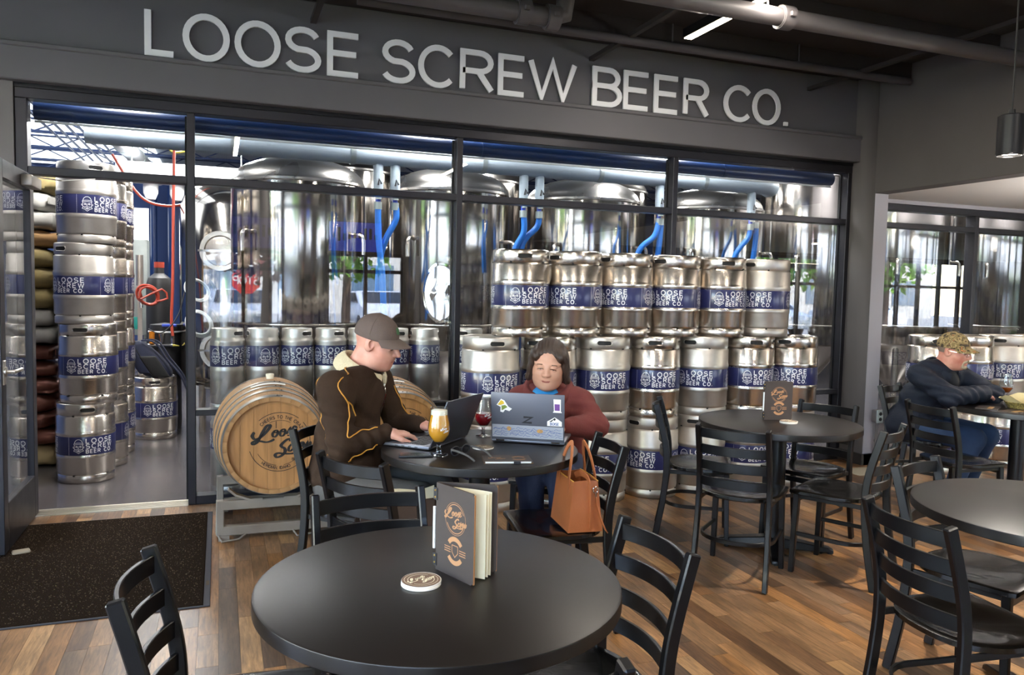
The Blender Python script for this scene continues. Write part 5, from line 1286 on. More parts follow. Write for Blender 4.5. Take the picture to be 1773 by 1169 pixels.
jk = torso(pel, che, None, f1, 1.02, 1.12)+[('e', pel+f1*.05+V3(0, 0, .10), (.16, .185, .15), np.stack([f1, -r1, V3(0, 0, 1)], 1), .06)]+arm(rs, re_, rw_-f1*.005, (.086, .066, .044))+arm(ls, le_, lw_, (.078, .060, .044))
cores = [(core(pel, che, rs, re_, rw_, ls, le_, lw_), .016, None)]
sdf_build([(hd, .0033, None), (hr, .0027, None), (hl_, .0033, None)]+cores, 'body', 'skin_pink', pm)
wr = wrinkle([(re_, (.4, .3, 1), .09, 95), (rs*.4+re_*.6, (.2, .1, 1), .10, 70), (re_*.4+rw_*.6, (1, .2, .2), .09, 85), (pel+V3(0, -.1, .2), (.1, .1, 1), .14, 60), (che+r1*.1+V3(0, 0, -.1), (.6, .2, .8), .13, 45)], .0075)
jko = sdf_build([(jk, .0085, wr)], 'jacket', 'jacket_brown', pm)
nb = H1.p(-.068, 0, -.185)
def collar(c, f, r, a, b, h_, t_, tilt, gap, m, parent, name):
    P = []
    for i in range(25):
        an = R_(gap+(360-2*gap)*i/24); P.append(c+f*a*math.cos(an)+r*b*math.sin(an)+V3(0, 0, tilt*math.cos(an)))
    return MB().sweep([tuple(p) for p in P], [(t_*math.cos(q)*(1 if abs(math.sin(q)) < .9 else 1), h_*math.sin(q)) for q in np.linspace(0, 2*PI, 10, endpoint=False)]).build(name, m, parent, smooth=60)
collar(nb+V3(0, 0, .034)+f1*.036, f1, r1, .112, .094, .044, .017, -.060, 10, 'fleece_cream', jko, 'fleece_collar')
zp = snap([nb+f1*(.11+.008*i)+V3(0, 0, -.045-.022*i) for i in range(7)], jk, .002, wr); z_ = MB().tube(zp, .0035, 6).build('zipper', 'chrome', jko); MB().box(zp[0], (.008, .008, .022)).build('zip_pull', 'chrome', z_)
def line(pts, off=.003): return [tuple(p) for p in snap(crom(pts, 6), jk, off, wr)]
out = -f1*.02+r1*.075
pts_ = [nb+r1*.10-f1*.05, rs-f1*.07+V3(0, 0, .04), rs-f1*.075+V3(0, 0, -.05), (rs+re_)/2-f1*.07+r1*.02, re_-f1*.062+V3(0, 0, .0), re_+V3(.02, -.04, -.055), (re_+rw_)/2+r1*.035+V3(0, 0, -.042), rw_+r1*.03+V3(-.02, 0, -.035)]
MB().tube(line(pts_), .0031, 6).build('orange_piping', 'piping_orange', jko)
pts_ = [nb+r1*.11+f1*.04, rs+r1*.05+f1*.05+V3(0, 0, .03), rs+f1*.075+r1*.03+V3(0, 0, -.06), (rs+re_)/2+f1*.07+r1*.03, re_+f1*.07+r1*.05+V3(0, 0, .06), (re_+rw_)/2+r1*.04+V3(0, 0, .045), rw_+r1*.04+V3(-.02, 0, .03)]
MB().tube(line(pts_), .0031, 6).build('orange_piping', 'piping_orange', jko)
MB().tube(line([rs+f1*.075+r1*.03+V3(0, 0, -.05), rs+f1*.10+r1*.01+V3(0, 0, -.075), rs+f1*.115+V3(0, 0, -.12)]), .0031, 6).build('orange_piping', 'piping_orange', jko)
MB().tube(line([ls+f1*.07+V3(0, 0, -.03), (ls+le_)/2+f1*.06, le_+f1*.06, (le_+lw_)/2+V3(0, 0, .045)]), .0031, 6).build('orange_piping', 'piping_orange', jko)
rk_, lk_ = V3(.86, -2.16, .535), V3(.985, -2.02, .535)
sdf_build([(leg(pel+r1*.09+V3(0, 0, -.02), rk_, V3(.83, -2.12, .10))+leg(pel-r1*.09+V3(0, 0, -.02), lk_, V3(.95, -1.98, .10)), .011, None)], 'trousers', 'trouser_grey', pm)
shoe(pm, (.83, -2.12), -40); shoe(pm, (.95, -1.98), -40)
def mouth(F, parent):
    P = [F.p(.0985+.001*(1-abs(u)), .022*u, -.0625-.004*u*u) for u in (-1, -.5, 0, .5, 1)]
    MB().tube([tuple(p) for p in P], .0024, 6, scales=[.4, 1, 1, 1, .4]).build('lips', 'lip', parent)
mouth(H1, pm); eyes(H1, pm, 1.0); cap(H1, 'cap_taupe', 'cap_taupe', pm, badge='patch_green')
adopt(pm)

# ---- woman in the maroon hoodie
pw = thing('person', 'seated woman in maroon hoodie over a blue shirt, looking down at her laptop', 'person', (1.72, -1.63, 0))
f2 = V3(math.cos(R_(238)), math.sin(R_(238)), 0); r2 = V3(f2[1], -f2[0], 0)
pel = V3(1.76, -1.59, .56); che = V3(1.70, -1.685, .885)
rs, ls = che+r2*.165, che-r2*.165
re_, rw_ = V3(1.455, -1.72, .775), V3(1.40, -1.90, .80); le_, lw_ = V3(1.85, -1.925, .785), V3(1.66, -2.00, .80)
H2 = Frame((1.652, -1.765, 1.102), 241, 12, -4, 1.06)
hd = head_prims(H2, 1.12, .94, 1.14)+[H2.c((-.035, 0, -.06), (-.060, 0, -.19), .056, .068, .03), H2.e((.025, 0, -.098), (.055, .055, .03), .03)]
hp_ = hand_prims(rw_+f2*.02, (.35, -.9, -.1), (0, 0, 1), -1, .3, .92)+[]; hq_ = hand_prims(lw_+V3(-.02, 0, 0), (-.95, .05, -.1), (0, 0, 1), 1, .3, .92)
sdf_build([(hd, .0033, None), (hp_, .0036, None), (hq_, .0036, None), (core(pel, che, rs, re_, rw_, ls, le_, lw_), .016, None)], 'body', 'skin_warm', pw)
hj = torso(pel, che, None, f2, 1.0, 1.12)+arm(rs, re_, rw_, (.080, .068, .044))+arm(ls, le_, lw_, (.082, .072, .046))
wr = wrinkle([(le_, (.4, .3, 1), .09, 90), (ls*.5+le_*.5, (.2, .5, 1), .10, 75), (rs*.5+re_*.5, (.2, .1, 1), .10, 75), (che+f2*.1, (1, .2, .3), .1, 60)], .005)
hjo = sdf_build([(hj, .0085, wr)], 'hoodie', 'hoodie_maroon', pw)
nb = H2.p(-.055, 0, -.165)
collar(nb+V3(0, 0, -.002)-f2*.004, f2, r2, .128, .124, .050, .026, -.055, 30, 'hoodie_maroon', hjo, 'hood')
sh_ = [('e', nb+f2*.058+V3(0, 0, -.050), (.070, .092, .090), np.stack([f2, -r2, V3(0, 0, 1)], 1), .02), ('e', che+f2*.06+V3(0, 0, -.06), (.075, .055, .10), np.stack([f2, -r2, V3(0, 0, 1)], 1), .03)]
sdf_build([(sh_, .006, None)], 'shirt', 'shirt_blue', pw)
sdf_build([(leg(pel+r2*.09+V3(0, 0, -.02), V3(1.50, -1.92, .54), V3(1.50, -1.98, .1), (.098, .072, .055))+leg(pel-r2*.09+V3(0, 0, -.02), V3(1.62, -2.05, .54), V3(1.60, -2.08, .1), (.098, .072, .055)), .011, None)], 'trousers', 'jeans_dark', pw)
shoe(pw, (1.50, -1.98), 238, .92); shoe(pw, (1.60, -2.08), 238, .92)
hair = [H2.e((-.022, 0, .038), (.110, .089, .090)), H2.e((-.062, 0, -.020), (.056, .082, .085), .03)]
for s_ in (-1, 1): hair += [H2.e((.004, s_*.082, .010), (.052, .020, .062), .025), H2.e((-.004, s_*.090, -.048), (.044, .019, .048), .02), H2.e((-.012, s_*.103, -.082), (.030, .014, .018), .02), H2.e((.052, s_*.060, .056), (.036, .026, .030), .02)]
hair += [H2.e((.104, 0, -.022), (.062, .073, .112), -.006), H2.e((.07, 0, -.135), (.09, .085, .070), -.01)]
hw = lambda P: (.0016*np.sin((P-H2.o.astype(np.float32)) @ (H2.M[:, 1]*300).astype(np.float32)+5*np.sin((P[:, 2])*22))).astype(np.float32)
sdf_build([(hair, .0040, hw)], 'hair', 'dark_hair', pw)
for dz, rr_ in ((-.0595, .0030), (-.0665, .0038)):
    P = [H2.p(.0975+.0015*(1-abs(u)), .0215*u*(1 if dz > -.06 else .85), dz-.0022*u*u*(1 if dz > -.06 else -1)) for u in (-1, -.5, 0, .5, 1)]
    MB().tube([tuple(p) for p in crom(P, 3)], rr_, 6, scales=[.35]+[1]*(len(crom(P, 3))-2)+[.35]).build('lips', 'lip', pw)
eyes(H2, pw, 1.0); adopt(pw)

# ---- man in the navy jacket and camouflage cap
pn = thing('person', 'seated man in navy jacket, camouflage cap and glasses, arms folded on the alcove table', 'person', (4.85, -1.3, 0))
f3 = V3(math.cos(R_(-86)), math.sin(R_(-86)), 0); r3 = V3(f3[1], -f3[0], 0)
pel = V3(4.90, -1.20, .56); che = V3(4.925, -1.365, .955)
rs, ls = che+r3*.205+V3(0, 0, .0), che-r3*.205+V3(0, 0, .0)
re_, rw_ = V3(4.74, -1.63, .815), V3(5.02, -1.66, .835); le_, lw_ = V3(5.22, -1.58, .81), V3(4.98, -1.56, .82)
H3 = Frame((4.965, -1.455, 1.115), -72, 8, 0, 1.02)
hd = head_prims(H3, 1.12, 1.05, 1.02)+[H3.c((-.035, 0, -.06), (-.065, 0, -.165), .060, .060, .03), H3.e((.01, 0, -.10), (.05, .05, .03), .03)]
sdf_build([(hd, .0036, None), (hand_prims(rw_+V3(.01, 0, -.01), (.8, .6, -.1), (0, 0, 1), -1, .5, .95), .0042, None), (hand_prims(lw_+V3(0, 0, -.01), (-.9, .3, -.1), (0, 0, 1), 1, .5, .95), .0042, None), (core(pel, che, rs, re_, rw_, ls, le_, lw_), .016, None)], 'body', 'skin_ruddy', pn)
nj = torso(pel, che, None, f3, 1.12, 1.2)+[('e', pel+V3(0, 0, -.02), (.19, .215, .15), np.stack([f3, -r3, V3(0, 0, 1)], 1), .05)]+arm(rs+V3(0, 0, -.012), re_, rw_, (.077, .068, .058))+arm(ls+V3(0, 0, -.012), le_, lw_, (.077, .068, .056))
wr = wrinkle([(re_, (.6, .3, 1), .10, 80), (rs*.5+re_*.5, (.2, .1, 1), .12, 60), (re_*.4+rw_*.6, (1, .2, .2), .09, 75), (pel+V3(0, -.1, .2), (.1, .1, 1), .14, 50), (le_, (.4, .3, 1), .1, 70), (che+r3*.12, (.5, .2, .9), .14, 48)], .010)
njo = sdf_build([(nj, .0095, wr)], 'jacket', 'jacket_navy', pn)
nb = H3.p(-.066, 0, -.175)
collar(nb+V3(0, 0, .026)+f3*.02, f3, r3, .112, .104, .042, .014, -.060, 26, 'jacket_navy', njo, 'collar')
sdf_build([([('e', nb+f3*.085+V3(0, 0, -.055), (.065, .062, .085), np.stack([f3, -r3, V3(0, 0, 1)], 1), .02)], .007, None)], 'shirt', 'tee_black', pn)
sdf_build([(leg(pel+r3*.10+V3(0, 0, -.02), V3(5.02, -1.60, .50), V3(4.96, -1.50, .10), (.105, .080, .055))+leg(pel-r3*.10+V3(0, 0, -.02), V3(5.25, -1.52, .50), V3(5.20, -1.42, .10), (.105, .080, .055)), .012, None)], 'trousers', 'jeans_blue', pn)
shoe(pn, (4.96, -1.50), -75); shoe(pn, (5.20, -1.42), -60)
MB().tube(snap([nb+f3*(.12+.004*i)+r3*.03+V3(0, 0, -.07-.03*i) for i in range(7)], nj, .002, wr), .004, 6).build('placket', 'tee_black', njo)
eyes(H3, pn, .6); cap(H3, 'camo_cloth', 'camo_cloth', pn, 'cap')
sdf_build([([H3.c((.098, -.028, -.056), (.101, 0, -.046), .008, .009, .008), H3.c((.098, .028, -.056), (.101, 0, -.046), .008, .009, .008), H3.c((.090, -.030, -.060), (.080, -.026, -.094), .008, .008, .008), H3.c((.090, .030, -.060), (.080, .026, -.094), .008, .008, .008), H3.e((.088, 0, -.096), (.018, .026, .016), .012)], .003, None)], 'goatee', 'white_beard', pn)
sdf_build([([H3.e((-.012, 0, .032), (.1005, .0785, .0945)), H3.e((.128, 0, 0), (.15, .3, .3), -.004), H3.e((0, 0, -.2), (.5, .5, .172), -.004)], .005, None)], 'short_hair', 'grey_hair', pn)
gl = MB()
for s_ in (-1, 1):
    gl.tube([tuple(H3.p(.108-.35*abs(y_)*.3, s_*(.034+.022*math.cos(a)), -.004+.016*math.sin(a))) for a in np.linspace(0, 2*PI, 16, endpoint=False) for y_ in [.022*math.cos(a)]], .0014, 5, closed=True)
    gl.tube([tuple(H3.p(.100, s_*.056, .004)), tuple(H3.p(.06, s_*.078, .006)), tuple(H3.p(-.005, s_*.086, .008))], .0016, 5)
gl.tube([tuple(H3.p(.107, -.012, -.002)), tuple(H3.p(.112, 0, .002)), tuple(H3.p(.107, .012, -.002))], .0014, 5).build('glasses', 'chrome', pn)
adopt(pn)
# ------------------------------------------------------------------ things on the tables
mat('laptop_grey', '6f7078', .38, .6); mat('laptop_dark', '45464e', .4, .3); mat('lid_grey', '5e606a', .4, .3); mat('key_black', '1c1c20', .5); mat('screen_dark', '15161c', .15); mat('leather_brown', '4a3a31', .5, var=.12, scale=9); mat('gold_print', 'c79a5a', .4, .3)
mat('board_dark', '3b322e', .55, var=.12, scale=6, stretch=(1, 1, 5)); mat('board_edge', '9a6a40', .6); mat('board_print', 'a97c56', .6); mat('brass', 'c2a25c', .3, .9); mat('coaster_brown', '6f5848', .75); mat('coaster_white', 'e4ddd2', .8)
mat('beer_gold', 'd9962a', .25, coat=.6); mat('beer_foam', 'f0e6cf', .8, bump=.3, bscale=160); mat('beer_red', '8f0f1c', .12, coat=.8); mat('beer_amber', 'b5561c', .12, coat=.8); glassmat('drink_glass', 'f8fafa', 1.45, 1.2)
mat('bag_tan', 'a86238', .42, var=.12, scale=6, bump=.08, bscale=120); mat('bag_edge', 'd8a446', .5); mat('bag_inside', '7a4a26', .7); mat('jean_label', '2c4a8a', .6); mat('sticker_white', 'eceae6', .5); mat('sticker_purple', '6b3f86', .5); mat('sticker_green', '7d8f3a', .5); mat('sticker_yellow', 'd9b52c', .5); mat('sticker_slate', '9a9ea8', .5); mat('wave_blue', '34508c', .5); mat('basket_weave', 'c9ad62', .7, col2='2a2418', scale=90); mat('wax_paper', 'e3cf9a', .7)
def laptop(x, y, ang, wd, dp, hh, tilt, label, lidm='laptop_dark'):
    # origin: middle of the hinge edge on the table; the user sits towards local -x... lid leans by tilt past vertical (away from the user)
    t = thing('laptop', label, 'laptop', (x, y, TZ+.0008), R_(ang))
    b_ = MB().box2((-dp, -wd/2, .003), (0, wd/2, .017)).build('base', 'laptop_grey', t, bevel=.004, seg=2)
    kb = MB().box2((-dp*.62, -wd*.44, .017), (-dp*.14, wd*.44, .0176)).build('keyboard_deck', 'laptop_dark', b_)
    m2 = MB()
    for r in range(5):
        for c_ in range(13):
            m2.box2((-dp*.60+r*dp*.09, -wd*.43+c_*wd*.0665, .0176), (-dp*.60+r*dp*.09+dp*.072, -wd*.43+c_*wd*.0665+wd*.056, .0192))
    o = m2.build('keys', 'key_black', b_, smooth=0); o['kind'] = 'stuff'
    MB().box2((-dp*.93, -wd*.16, .017), (-dp*.67, wd*.16, .0175)).build('touchpad', 'laptop_dark', b_)
    for k in range(4): MB().box2((-dp*.30-k*.035, -wd/2-.0006, .007), (-dp*.30-k*.035+.016, -wd/2+.002, .012)).build('port', 'key_black', b_)
    for k in (-1, 1):
        for q in (-.9, -.1): MB().lathe([(0, 0), (.008, 0), (.008, .004), (0, .004)], 10, (dp*q, k*wd*.42, 0)).build('foot', 'key_black', b_)
    Ml = Matrix.Rotation(R_(tilt), 3, 'Y')
    def L(v): q = Ml @ Vector(v); return q+Vector((.0, 0, .014))
    lid = MB().box((0, 0, 0), (.007, wd, hh)); lid.v = [tuple(L(Vector(v)+Vector((.0035, 0, hh/2+.002)))) for v in lid.v]
    ld = lid.build('lid', lidm, t, bevel=.0025, seg=2)
    sc_ = MB().box((0, 0, 0), (.001, wd*.95, hh*.9)); sc_.v = [tuple(L(Vector(v)+Vector((-.0006, 0, hh/2+.004)))) for v in sc_.v]; sc_.build('screen', 'screen_dark', ld)
    for k in (-1, 1): MB().tube([(.002, k*wd*.38-.02, .014), (.002, k*wd*.38+.02, .014)], .006, 10).build('hinge', 'chrome', t)
    def back(u, v, e=.0006): return tuple(L((.007+e, u, v)))       # u across (+u = local +y), v up the lid
    return t, ld, back
t1, l1, bk = laptop(1.012, -2.073, -45, .36, .252, .235, 22, 'dark grey laptop seen from the side, in front of the man in brown')
t2, l2, bk2 = laptop(1.383, -2.158, 238, .355, .245, .235, 8, 'grey laptop with stickers on its lid, in front of the woman', 'lid_grey')
def flat(poly, fn, name, m, parent, e=.0006): MB().add([fn(a, b, e) for a, b in poly]+[fn(a, b, e*.2) for a, b in poly], [tuple(range(len(poly)))]+[(i, (i+1) % len(poly), len(poly)+(i+1) % len(poly), len(poly)+i) for i in range(len(poly))]).build(name, m, parent, smooth=0)
B2 = lambda u, v, e=.0006: bk2(u, v, e)      # viewer sees -u at the left? (checked in render)
SX = 1
flat([(-.172, .016), (.172, .016), (.172, .078), (-.172, .078)], B2, 'wave_sticker', 'sticker_slate', l2)
rr = random.Random(4); q = []
for r_ in range(5):
    for k in range(9):
        x0 = -.165+k*.037+rr.uniform(-.006, .006); z0 = .022+r_*.008+rr.uniform(0, .006); q += ribbon(crom([(x0, z0), (x0+.010, z0+.007+.004*rr.random()), (x0+.020, z0+.003), (x0+.034, z0+.004)], 3), .0016)
lay(q, lambda u, v: B2(u, v, .0012)).build('wave_lines', 'wave_blue', l2, smooth=0, weld=False)
flat(arc(SX*-.09, .06, .011, .011, 0, 350, 18), lambda u, v, e: B2(u, v, .0012), 'sun_disc', 'gold_print', l2); flat(arc(SX*.06, .054, .015, .010, 0, 350, 18), lambda u, v, e: B2(u, v, .0012), 'leaf_spot', 'gold_print', l2)
lay(ribbon([(-.019, .094+.026), (.021, .094+.026), (-.019, .094), (.021, .094)], .010), lambda u, v: B2(SX*u+.0, v, .0008)).build('lid_emblem', 'key_black', l2, smooth=0, weld=False)
P = [(.095, .083), (.165, .083), (.165, .105), (.150, .115), (.131, .127), (.112, .115), (.095, .105)]; flat([(SX*a, b) for a, b in P], B2, 'mountain_sticker', 'sticker_white', l2)
flat([(SX*a, b) for a, b in ((.104, .104), (.118, .113), (.131, .124), (.137, .117), (.131, .110), (.125, .114), (.116, .104))], lambda u, v, e: B2(u, v, .0012), 'mountain_shape', 'key_black', l2)
lay(text_ribbons('BOISE', .0115, .0024, .22, 'c', .130, .088), lambda u, v: B2(SX*u, v, .0012)).build('sticker_lettering', 'wave_blue', l2, smooth=0, weld=False)
flat([(SX*a, b) for a, b in ((.122, .150), (.165, .150), (.160, .158), (.160, .215), (.125, .215), (.127, .158))], B2, 'jar_sticker', 'sticker_white', l2); flat([(SX*a, b) for a, b in ((.131, .160), (.155, .160), (.155, .192), (.130, .192))], lambda u, v, e: B2(u, v, .0012), 'jar_colour', 'sticker_purple', l2)
P = [(-.150, .175), (-.128, .205), (-.112, .198), (-.092, .168), (-.075, .158), (-.088, .146), (-.108, .152), (-.118, .138), (-.132, .142), (-.130, .165)]; flat([(SX*a, b) for a, b in P], B2, 'patch_sticker', 'sticker_white', l2)
flat([(SX*a, b) for a, b in ((-.145, .176), (-.128, .199), (-.116, .194), (-.112, .182), (-.13, .174))], lambda u, v, e: B2(u, v, .0012), 'patch_colour', 'sticker_yellow', l2); flat([(SX*a, b) for a, b in ((-.126, .172), (-.108, .176), (-.096, .166), (-.112, .156), (-.125, .148))], lambda u, v, e: B2(u, v, .0012), 'patch_colour', 'sticker_green', l2)

def tulip(x, y, z, beer, level, label, foam=True, s=1.0):
    t = thing('beer_glass', label, 'glass', (x, y, z))
    pr_ = [(0, .003), (.034, .003), (.036, .0), (.038, .002), (.036, .006), (.012, .011), (.008, .02), (.010, .03), (.007, .038), (.010, .046), (.026, .060), (.042, .085), (.0455, .105), (.043, .130), (.036, .165), (.0345, .195)]
    pr_ = [(a*s, b*s) for a, b in pr_]; inner = [(a-.0018, b) for a, b in pr_[::-1] if b > .048*s]+[(0, .056*s)]
    MB().lathe(pr_[9:]+inner, 40).build('glass_bowl', 'drink_glass', t, smooth=50); MB().lathe(pr_[:10]+[(0, pr_[9][1])], 32).build('stem_and_foot', 'clear_resin', t, smooth=50)
    zs = [.058, .062, .072, .085, .095, .105, .118, .130, .148, .165, .18, .193]; rs_ = np.interp(zs, [.046, .060, .085, .105, .130, .165, .195], [.012, .026, .042, .0455, .043, .036, .0345])
    P = [(0, .0575*s)]+[((r-.0026)*s, z_*s) for z_, r in zip(zs, rs_) if z_ <= level]; r_e = P[-1][0]
    MB().lathe(P+[(0, P[-1][1])], 36).build('beer', beer, t, smooth=50)
    if foam: z_ = P[-1][1]; MB().lathe([(0, z_+.0005), (r_e, z_+.0005), (r_e*.985, z_+.016*s), (r_e*.9, z_+.019*s), (0, z_+.018*s)], 36).build('foam', 'beer_foam', t, smooth=50)
    a0 = R_(-75); Rg = .0458*s
    lay([[(p[0]*.042, p[1]*.042+.108*s) for p in f] for f in SCRIPT1], lambda u, v: (float(np.interp(v/s, [.085, .105, .130, .165], [.0425, .0459, .0434, .0364]))*s*math.cos(a0+u/Rg), float(np.interp(v/s, [.085, .105, .130, .165], [.0425, .0459, .0434, .0364]))*s*math.sin(a0+u/Rg), v)).build('printed_script', 'print_white', t, smooth=0, weld=False)
    return t
tulip(.905, -2.295, TZ, 'beer_gold', .172, 'tulip glass of hazy golden beer beside the side-on laptop', s=1.10)
tulip(1.235, -1.925, TZ, 'beer_red', .118, 'tulip glass of red beer behind the stickered laptop', False)
tulip(5.43, -1.52, TZ, 'beer_amber', .095, 'tulip glass of amber beer on the alcove table', False)
def coaster(x, y, n, label, rz=0):
    t = thing('coaster', label, 'coaster', (x, y, TZ), rz)
    for k in range(n):
        MB().lathe([(0, 0), (.049, 0), (.050, .001), (.050, .005), (.049, .006), (0, .006)], 40, (.002*k, .001*k, .0062*k)).build('disc', 'coaster_white', t)
    z = .0062*(n-1)+.0062; tp = MB().lathe([(0, z), (.0485, z), (.0485, z-.0008)], 40).build('printed_face', 'coaster_brown', t)
    q = [[(p[0]*.074, p[1]*.074) for p in f] for f in SCRIPT1]+ring_quads(.033, .0014, 20, 160, 20)+ring_quads(.033, .0014, 200, 340, 20)+ring_quads(.042, .0010, 0, 360, 36)
    lay(q, lambda u, v: (u, v, z+.0004)).build('printed_script', 'paper', tp, smooth=0, weld=False)
coaster(.470, -3.735, 2, 'stack of two round coasters beside the foreground menu stand', R_(25))
coaster(1.145, -2.195, 1, 'round coaster between the laptop and the sunglasses', R_(-20)); coaster(3.085, -1.965, 2, 'round coaster in front of the small upright menu', R_(-30))

def menu_boards(name, label, x, y, a1, a2, wd, hh, z=TZ, paper=True):
    # two wooden covers hinged on a spine; a1/a2 are the directions the front and back covers open towards
    t = thing(name, label, 'menu', (x, y, z))
    for k, a in enumerate((a1, a2)):
        d_ = Vector((math.cos(R_(a)), math.sin(R_(a)), 0)); n_ = Vector((d_.y, -d_.x, 0))*(1 if k == 0 else 1)
        Mb = Matrix((d_, n_, Vector((0, 0, 1)))).transposed()
        P = [(.014, .004), (.010, 0)]; c_ = .008
        poly = [(.006, 0), (wd-c_, 0), (wd, c_), (wd, hh-c_), (wd-c_, hh), (.006, hh)]
        Mx = Matrix((d_, Vector((0, 0, 1)), n_)).transposed()
        bd_ = MB().prism(poly, -.0025, .0025, M=Mx).build('cover' if k == 0 else 'back_cover', 'board_dark', t, smooth=0)
        MB().prism([(wd-.0015, .002), (wd+.0004, .004), (wd+.0004, hh-.004), (wd-.0015, hh-.002)], -.0024, .0024, M=Mx).build('cut_edge', 'board_edge', bd_, smooth=0)
        if k == 0:
            F_ = lambda u, v: tuple(Mx @ Vector((u, v, .0030)))
            s_ = wd/.165; q = [[(wd*.54+p[0]*.094*s_, hh*.66+p[1]*.094*s_) for p in f] for f in SCRIPT1]+[[(p[0], p[1]) for p in f] for f in ring_quads(.037*s_, .0022*s_, 25, 155, 20, wd*.54, hh*.66)+ring_quads(.037*s_, .0022*s_, 205, 335, 20, wd*.54, hh*.66)+ring_quads(.042*s_, .0011*s_, 0, 360, 36, wd*.54, hh*.66)]
            cx, cy = wd*.54, hh*.30
            q += ring_quads(.031*s_, .012*s_, 35, 145, 16, cx, cy)+ring_quads(.031*s_, .012*s_, 215, 325, 16, cx, cy)+ribbon([(cx-.012*s_, cy+.014*s_), (cx+.012*s_, cy+.014*s_), (cx+.012*s_, cy-.004*s_), (cx, cy-.016*s_), (cx-.012*s_, cy-.004*s_), (cx-.012*s_, cy+.014*s_)], .0022*s_)
            for k2 in (-1, 0, 1):
                for sg_ in (-1, 1): q += ribbon([(cx+sg_*.018*s_, cy+k2*.006*s_), (cx+sg_*.044*s_, cy+k2*.006*s_)], .0022*s_)
            q += arc_text('BEER', .0015, .0001, .0001) if False else []
            lay(q, F_).build('branded_print', 'board_print', bd_, smooth=0, weld=False)
            for z0 in (hh*.80, hh*.05):
                h_ = MB().prism([(-.004, z0), (.012, z0), (.012, z0+.032*s_), (-.004, z0+.032*s_)], .0026, .0042, M=Mx).build('hinge_strap', 'key_black', bd_, smooth=0)
                for dz in (.007, .025): MB().lathe([(0, .002), (.0025, .0015), (.003, 0)], 10, tuple(Mx @ Vector((.004, z0+dz*s_, .0042))), M=n_.to_track_quat('Z', 'Y').to_matrix()).build('screw', 'brass', h_)
            MB().tube([tuple(Mx @ Vector((.001, hh*.24, .004))), tuple(Mx @ Vector((.001, hh*.72, .004)))], .004*s_, 10).build('binder_rod', 'white_tube', t)
    if paper:
        am = (a1*.45+a2*.55); d_ = Vector((math.cos(R_(am)), math.sin(R_(am)), 0)); n_ = Vector((d_.y, -d_.x, 0))
        for k in range(3):
            vs = []
            for i in range(7):
                u = wd*(.10+.86*i/6); bend = .012*math.sin(i/6*2.2)*(k-1)*1.2; p = d_*u+n_*(bend+(k-1)*.0035)
                vs += [p+Vector((0, 0, .004)), p+Vector((0, 0, hh*.955))]
            fs = [(2*i, 2*i+2, 2*i+3, 2*i+1) for i in range(6)]
            vs2 = [v+n_*.0012 for v in vs]; n0 = len(vs)
            fs2 = [tuple(j+n0 for j in f)[::-1] for f in fs]+[(12, 12+n0, 13+n0, 13), (0, 1, 1+n0, n0)]
            MB().add(vs+vs2, fs+fs2).build('menu_page', 'paper', t)
    return t
menu_boards('menu_stand', 'wooden menu with cream pages standing open on the foreground table', .532, -3.635, -69, -28, .165, .232)
menu_boards('menu_stand', 'small dark wooden menu standing on the table in front of the kegs', 3.005, -1.835, -14, 6, .180, .228, paper=False)
# menu lying on the laptop table
t = thing('closed_menu', 'brown menu lying flat on the laptop table edge', 'menu', (1.165, -2.465, TZ), R_(-14))
c_ = MB().box2((-.105, -.07, .001), (.105, .07, .008)).build('cover', 'board_dark', t, bevel=.002); MB().box2((-.105, -.07, 0), (.105, .07, .0012)).build('cut_edge', 'board_edge', t)
lay([[(p[0]*.075-.045, p[1]*.075) for p in f] for f in SCRIPT1]+[[(p[0], p[1]) for p in f] for f in ring_quads(.030, .010, 30, 150, 14, .05, 0)+ring_quads(.030, .010, 210, 330, 14, .05, 0)], lambda u, v: (u, v, .0088)).build('branded_print', 'board_print', c_, smooth=0, weld=False)
MB().tube([(-.10, -.074, .006), (.095, -.074, .006)], .004, 8).build('binder_rod', 'white_tube', t); MB().box2((.02, -.08, .0), (.05, -.062, .011)).build('hinge_strap', 'key_black', t)
# phone and sunglasses
t = thing('smartphone', 'black smartphone lying on the laptop table', 'phone', (.805, -2.285, TZ), R_(-12)); MB().box2((-.075, -.037, 0), (.075, .037, .009)).build('body', 'key_black', t, bevel=.003, seg=2); MB().box2((-.070, -.033, .009), (.070, .033, .0094)).build('screen', 'screen_dark', t)
t = thing('sunglasses', 'dark folded sunglasses beside the round coaster', 'sunglasses', (.995, -2.33, TZ), R_(-60))
for s_ in (-1, 1):
    P = [(0, s_*(.033+.026*math.cos(a)), .026+.020*math.sin(a)) for a in np.linspace(0, 2*PI, 18, endpoint=False)]
    r_ = MB().tube(P, .003, 6, closed=True).build('rim', 'key_black', t); MB().add([tuple(p) for p in P]+[(.001, s_*.033, .026)], [(i, (i+1) % 18, 18) for i in range(18)]).build('lens', 'screen_dark', r_)
    MB().bar(crom([(0, s_*.06, .036), (.05, s_*.062, .034), (.10, s_*.060, .024), (.135, s_*.055, .006)], 5), .004, .008).build('temple_arm', 'trouser_grey', t)
MB().tube([(0, -.008, .034), (-.002, 0, .037), (0, .008, .034)], .003, 6).build('bridge', 'key_black', t)
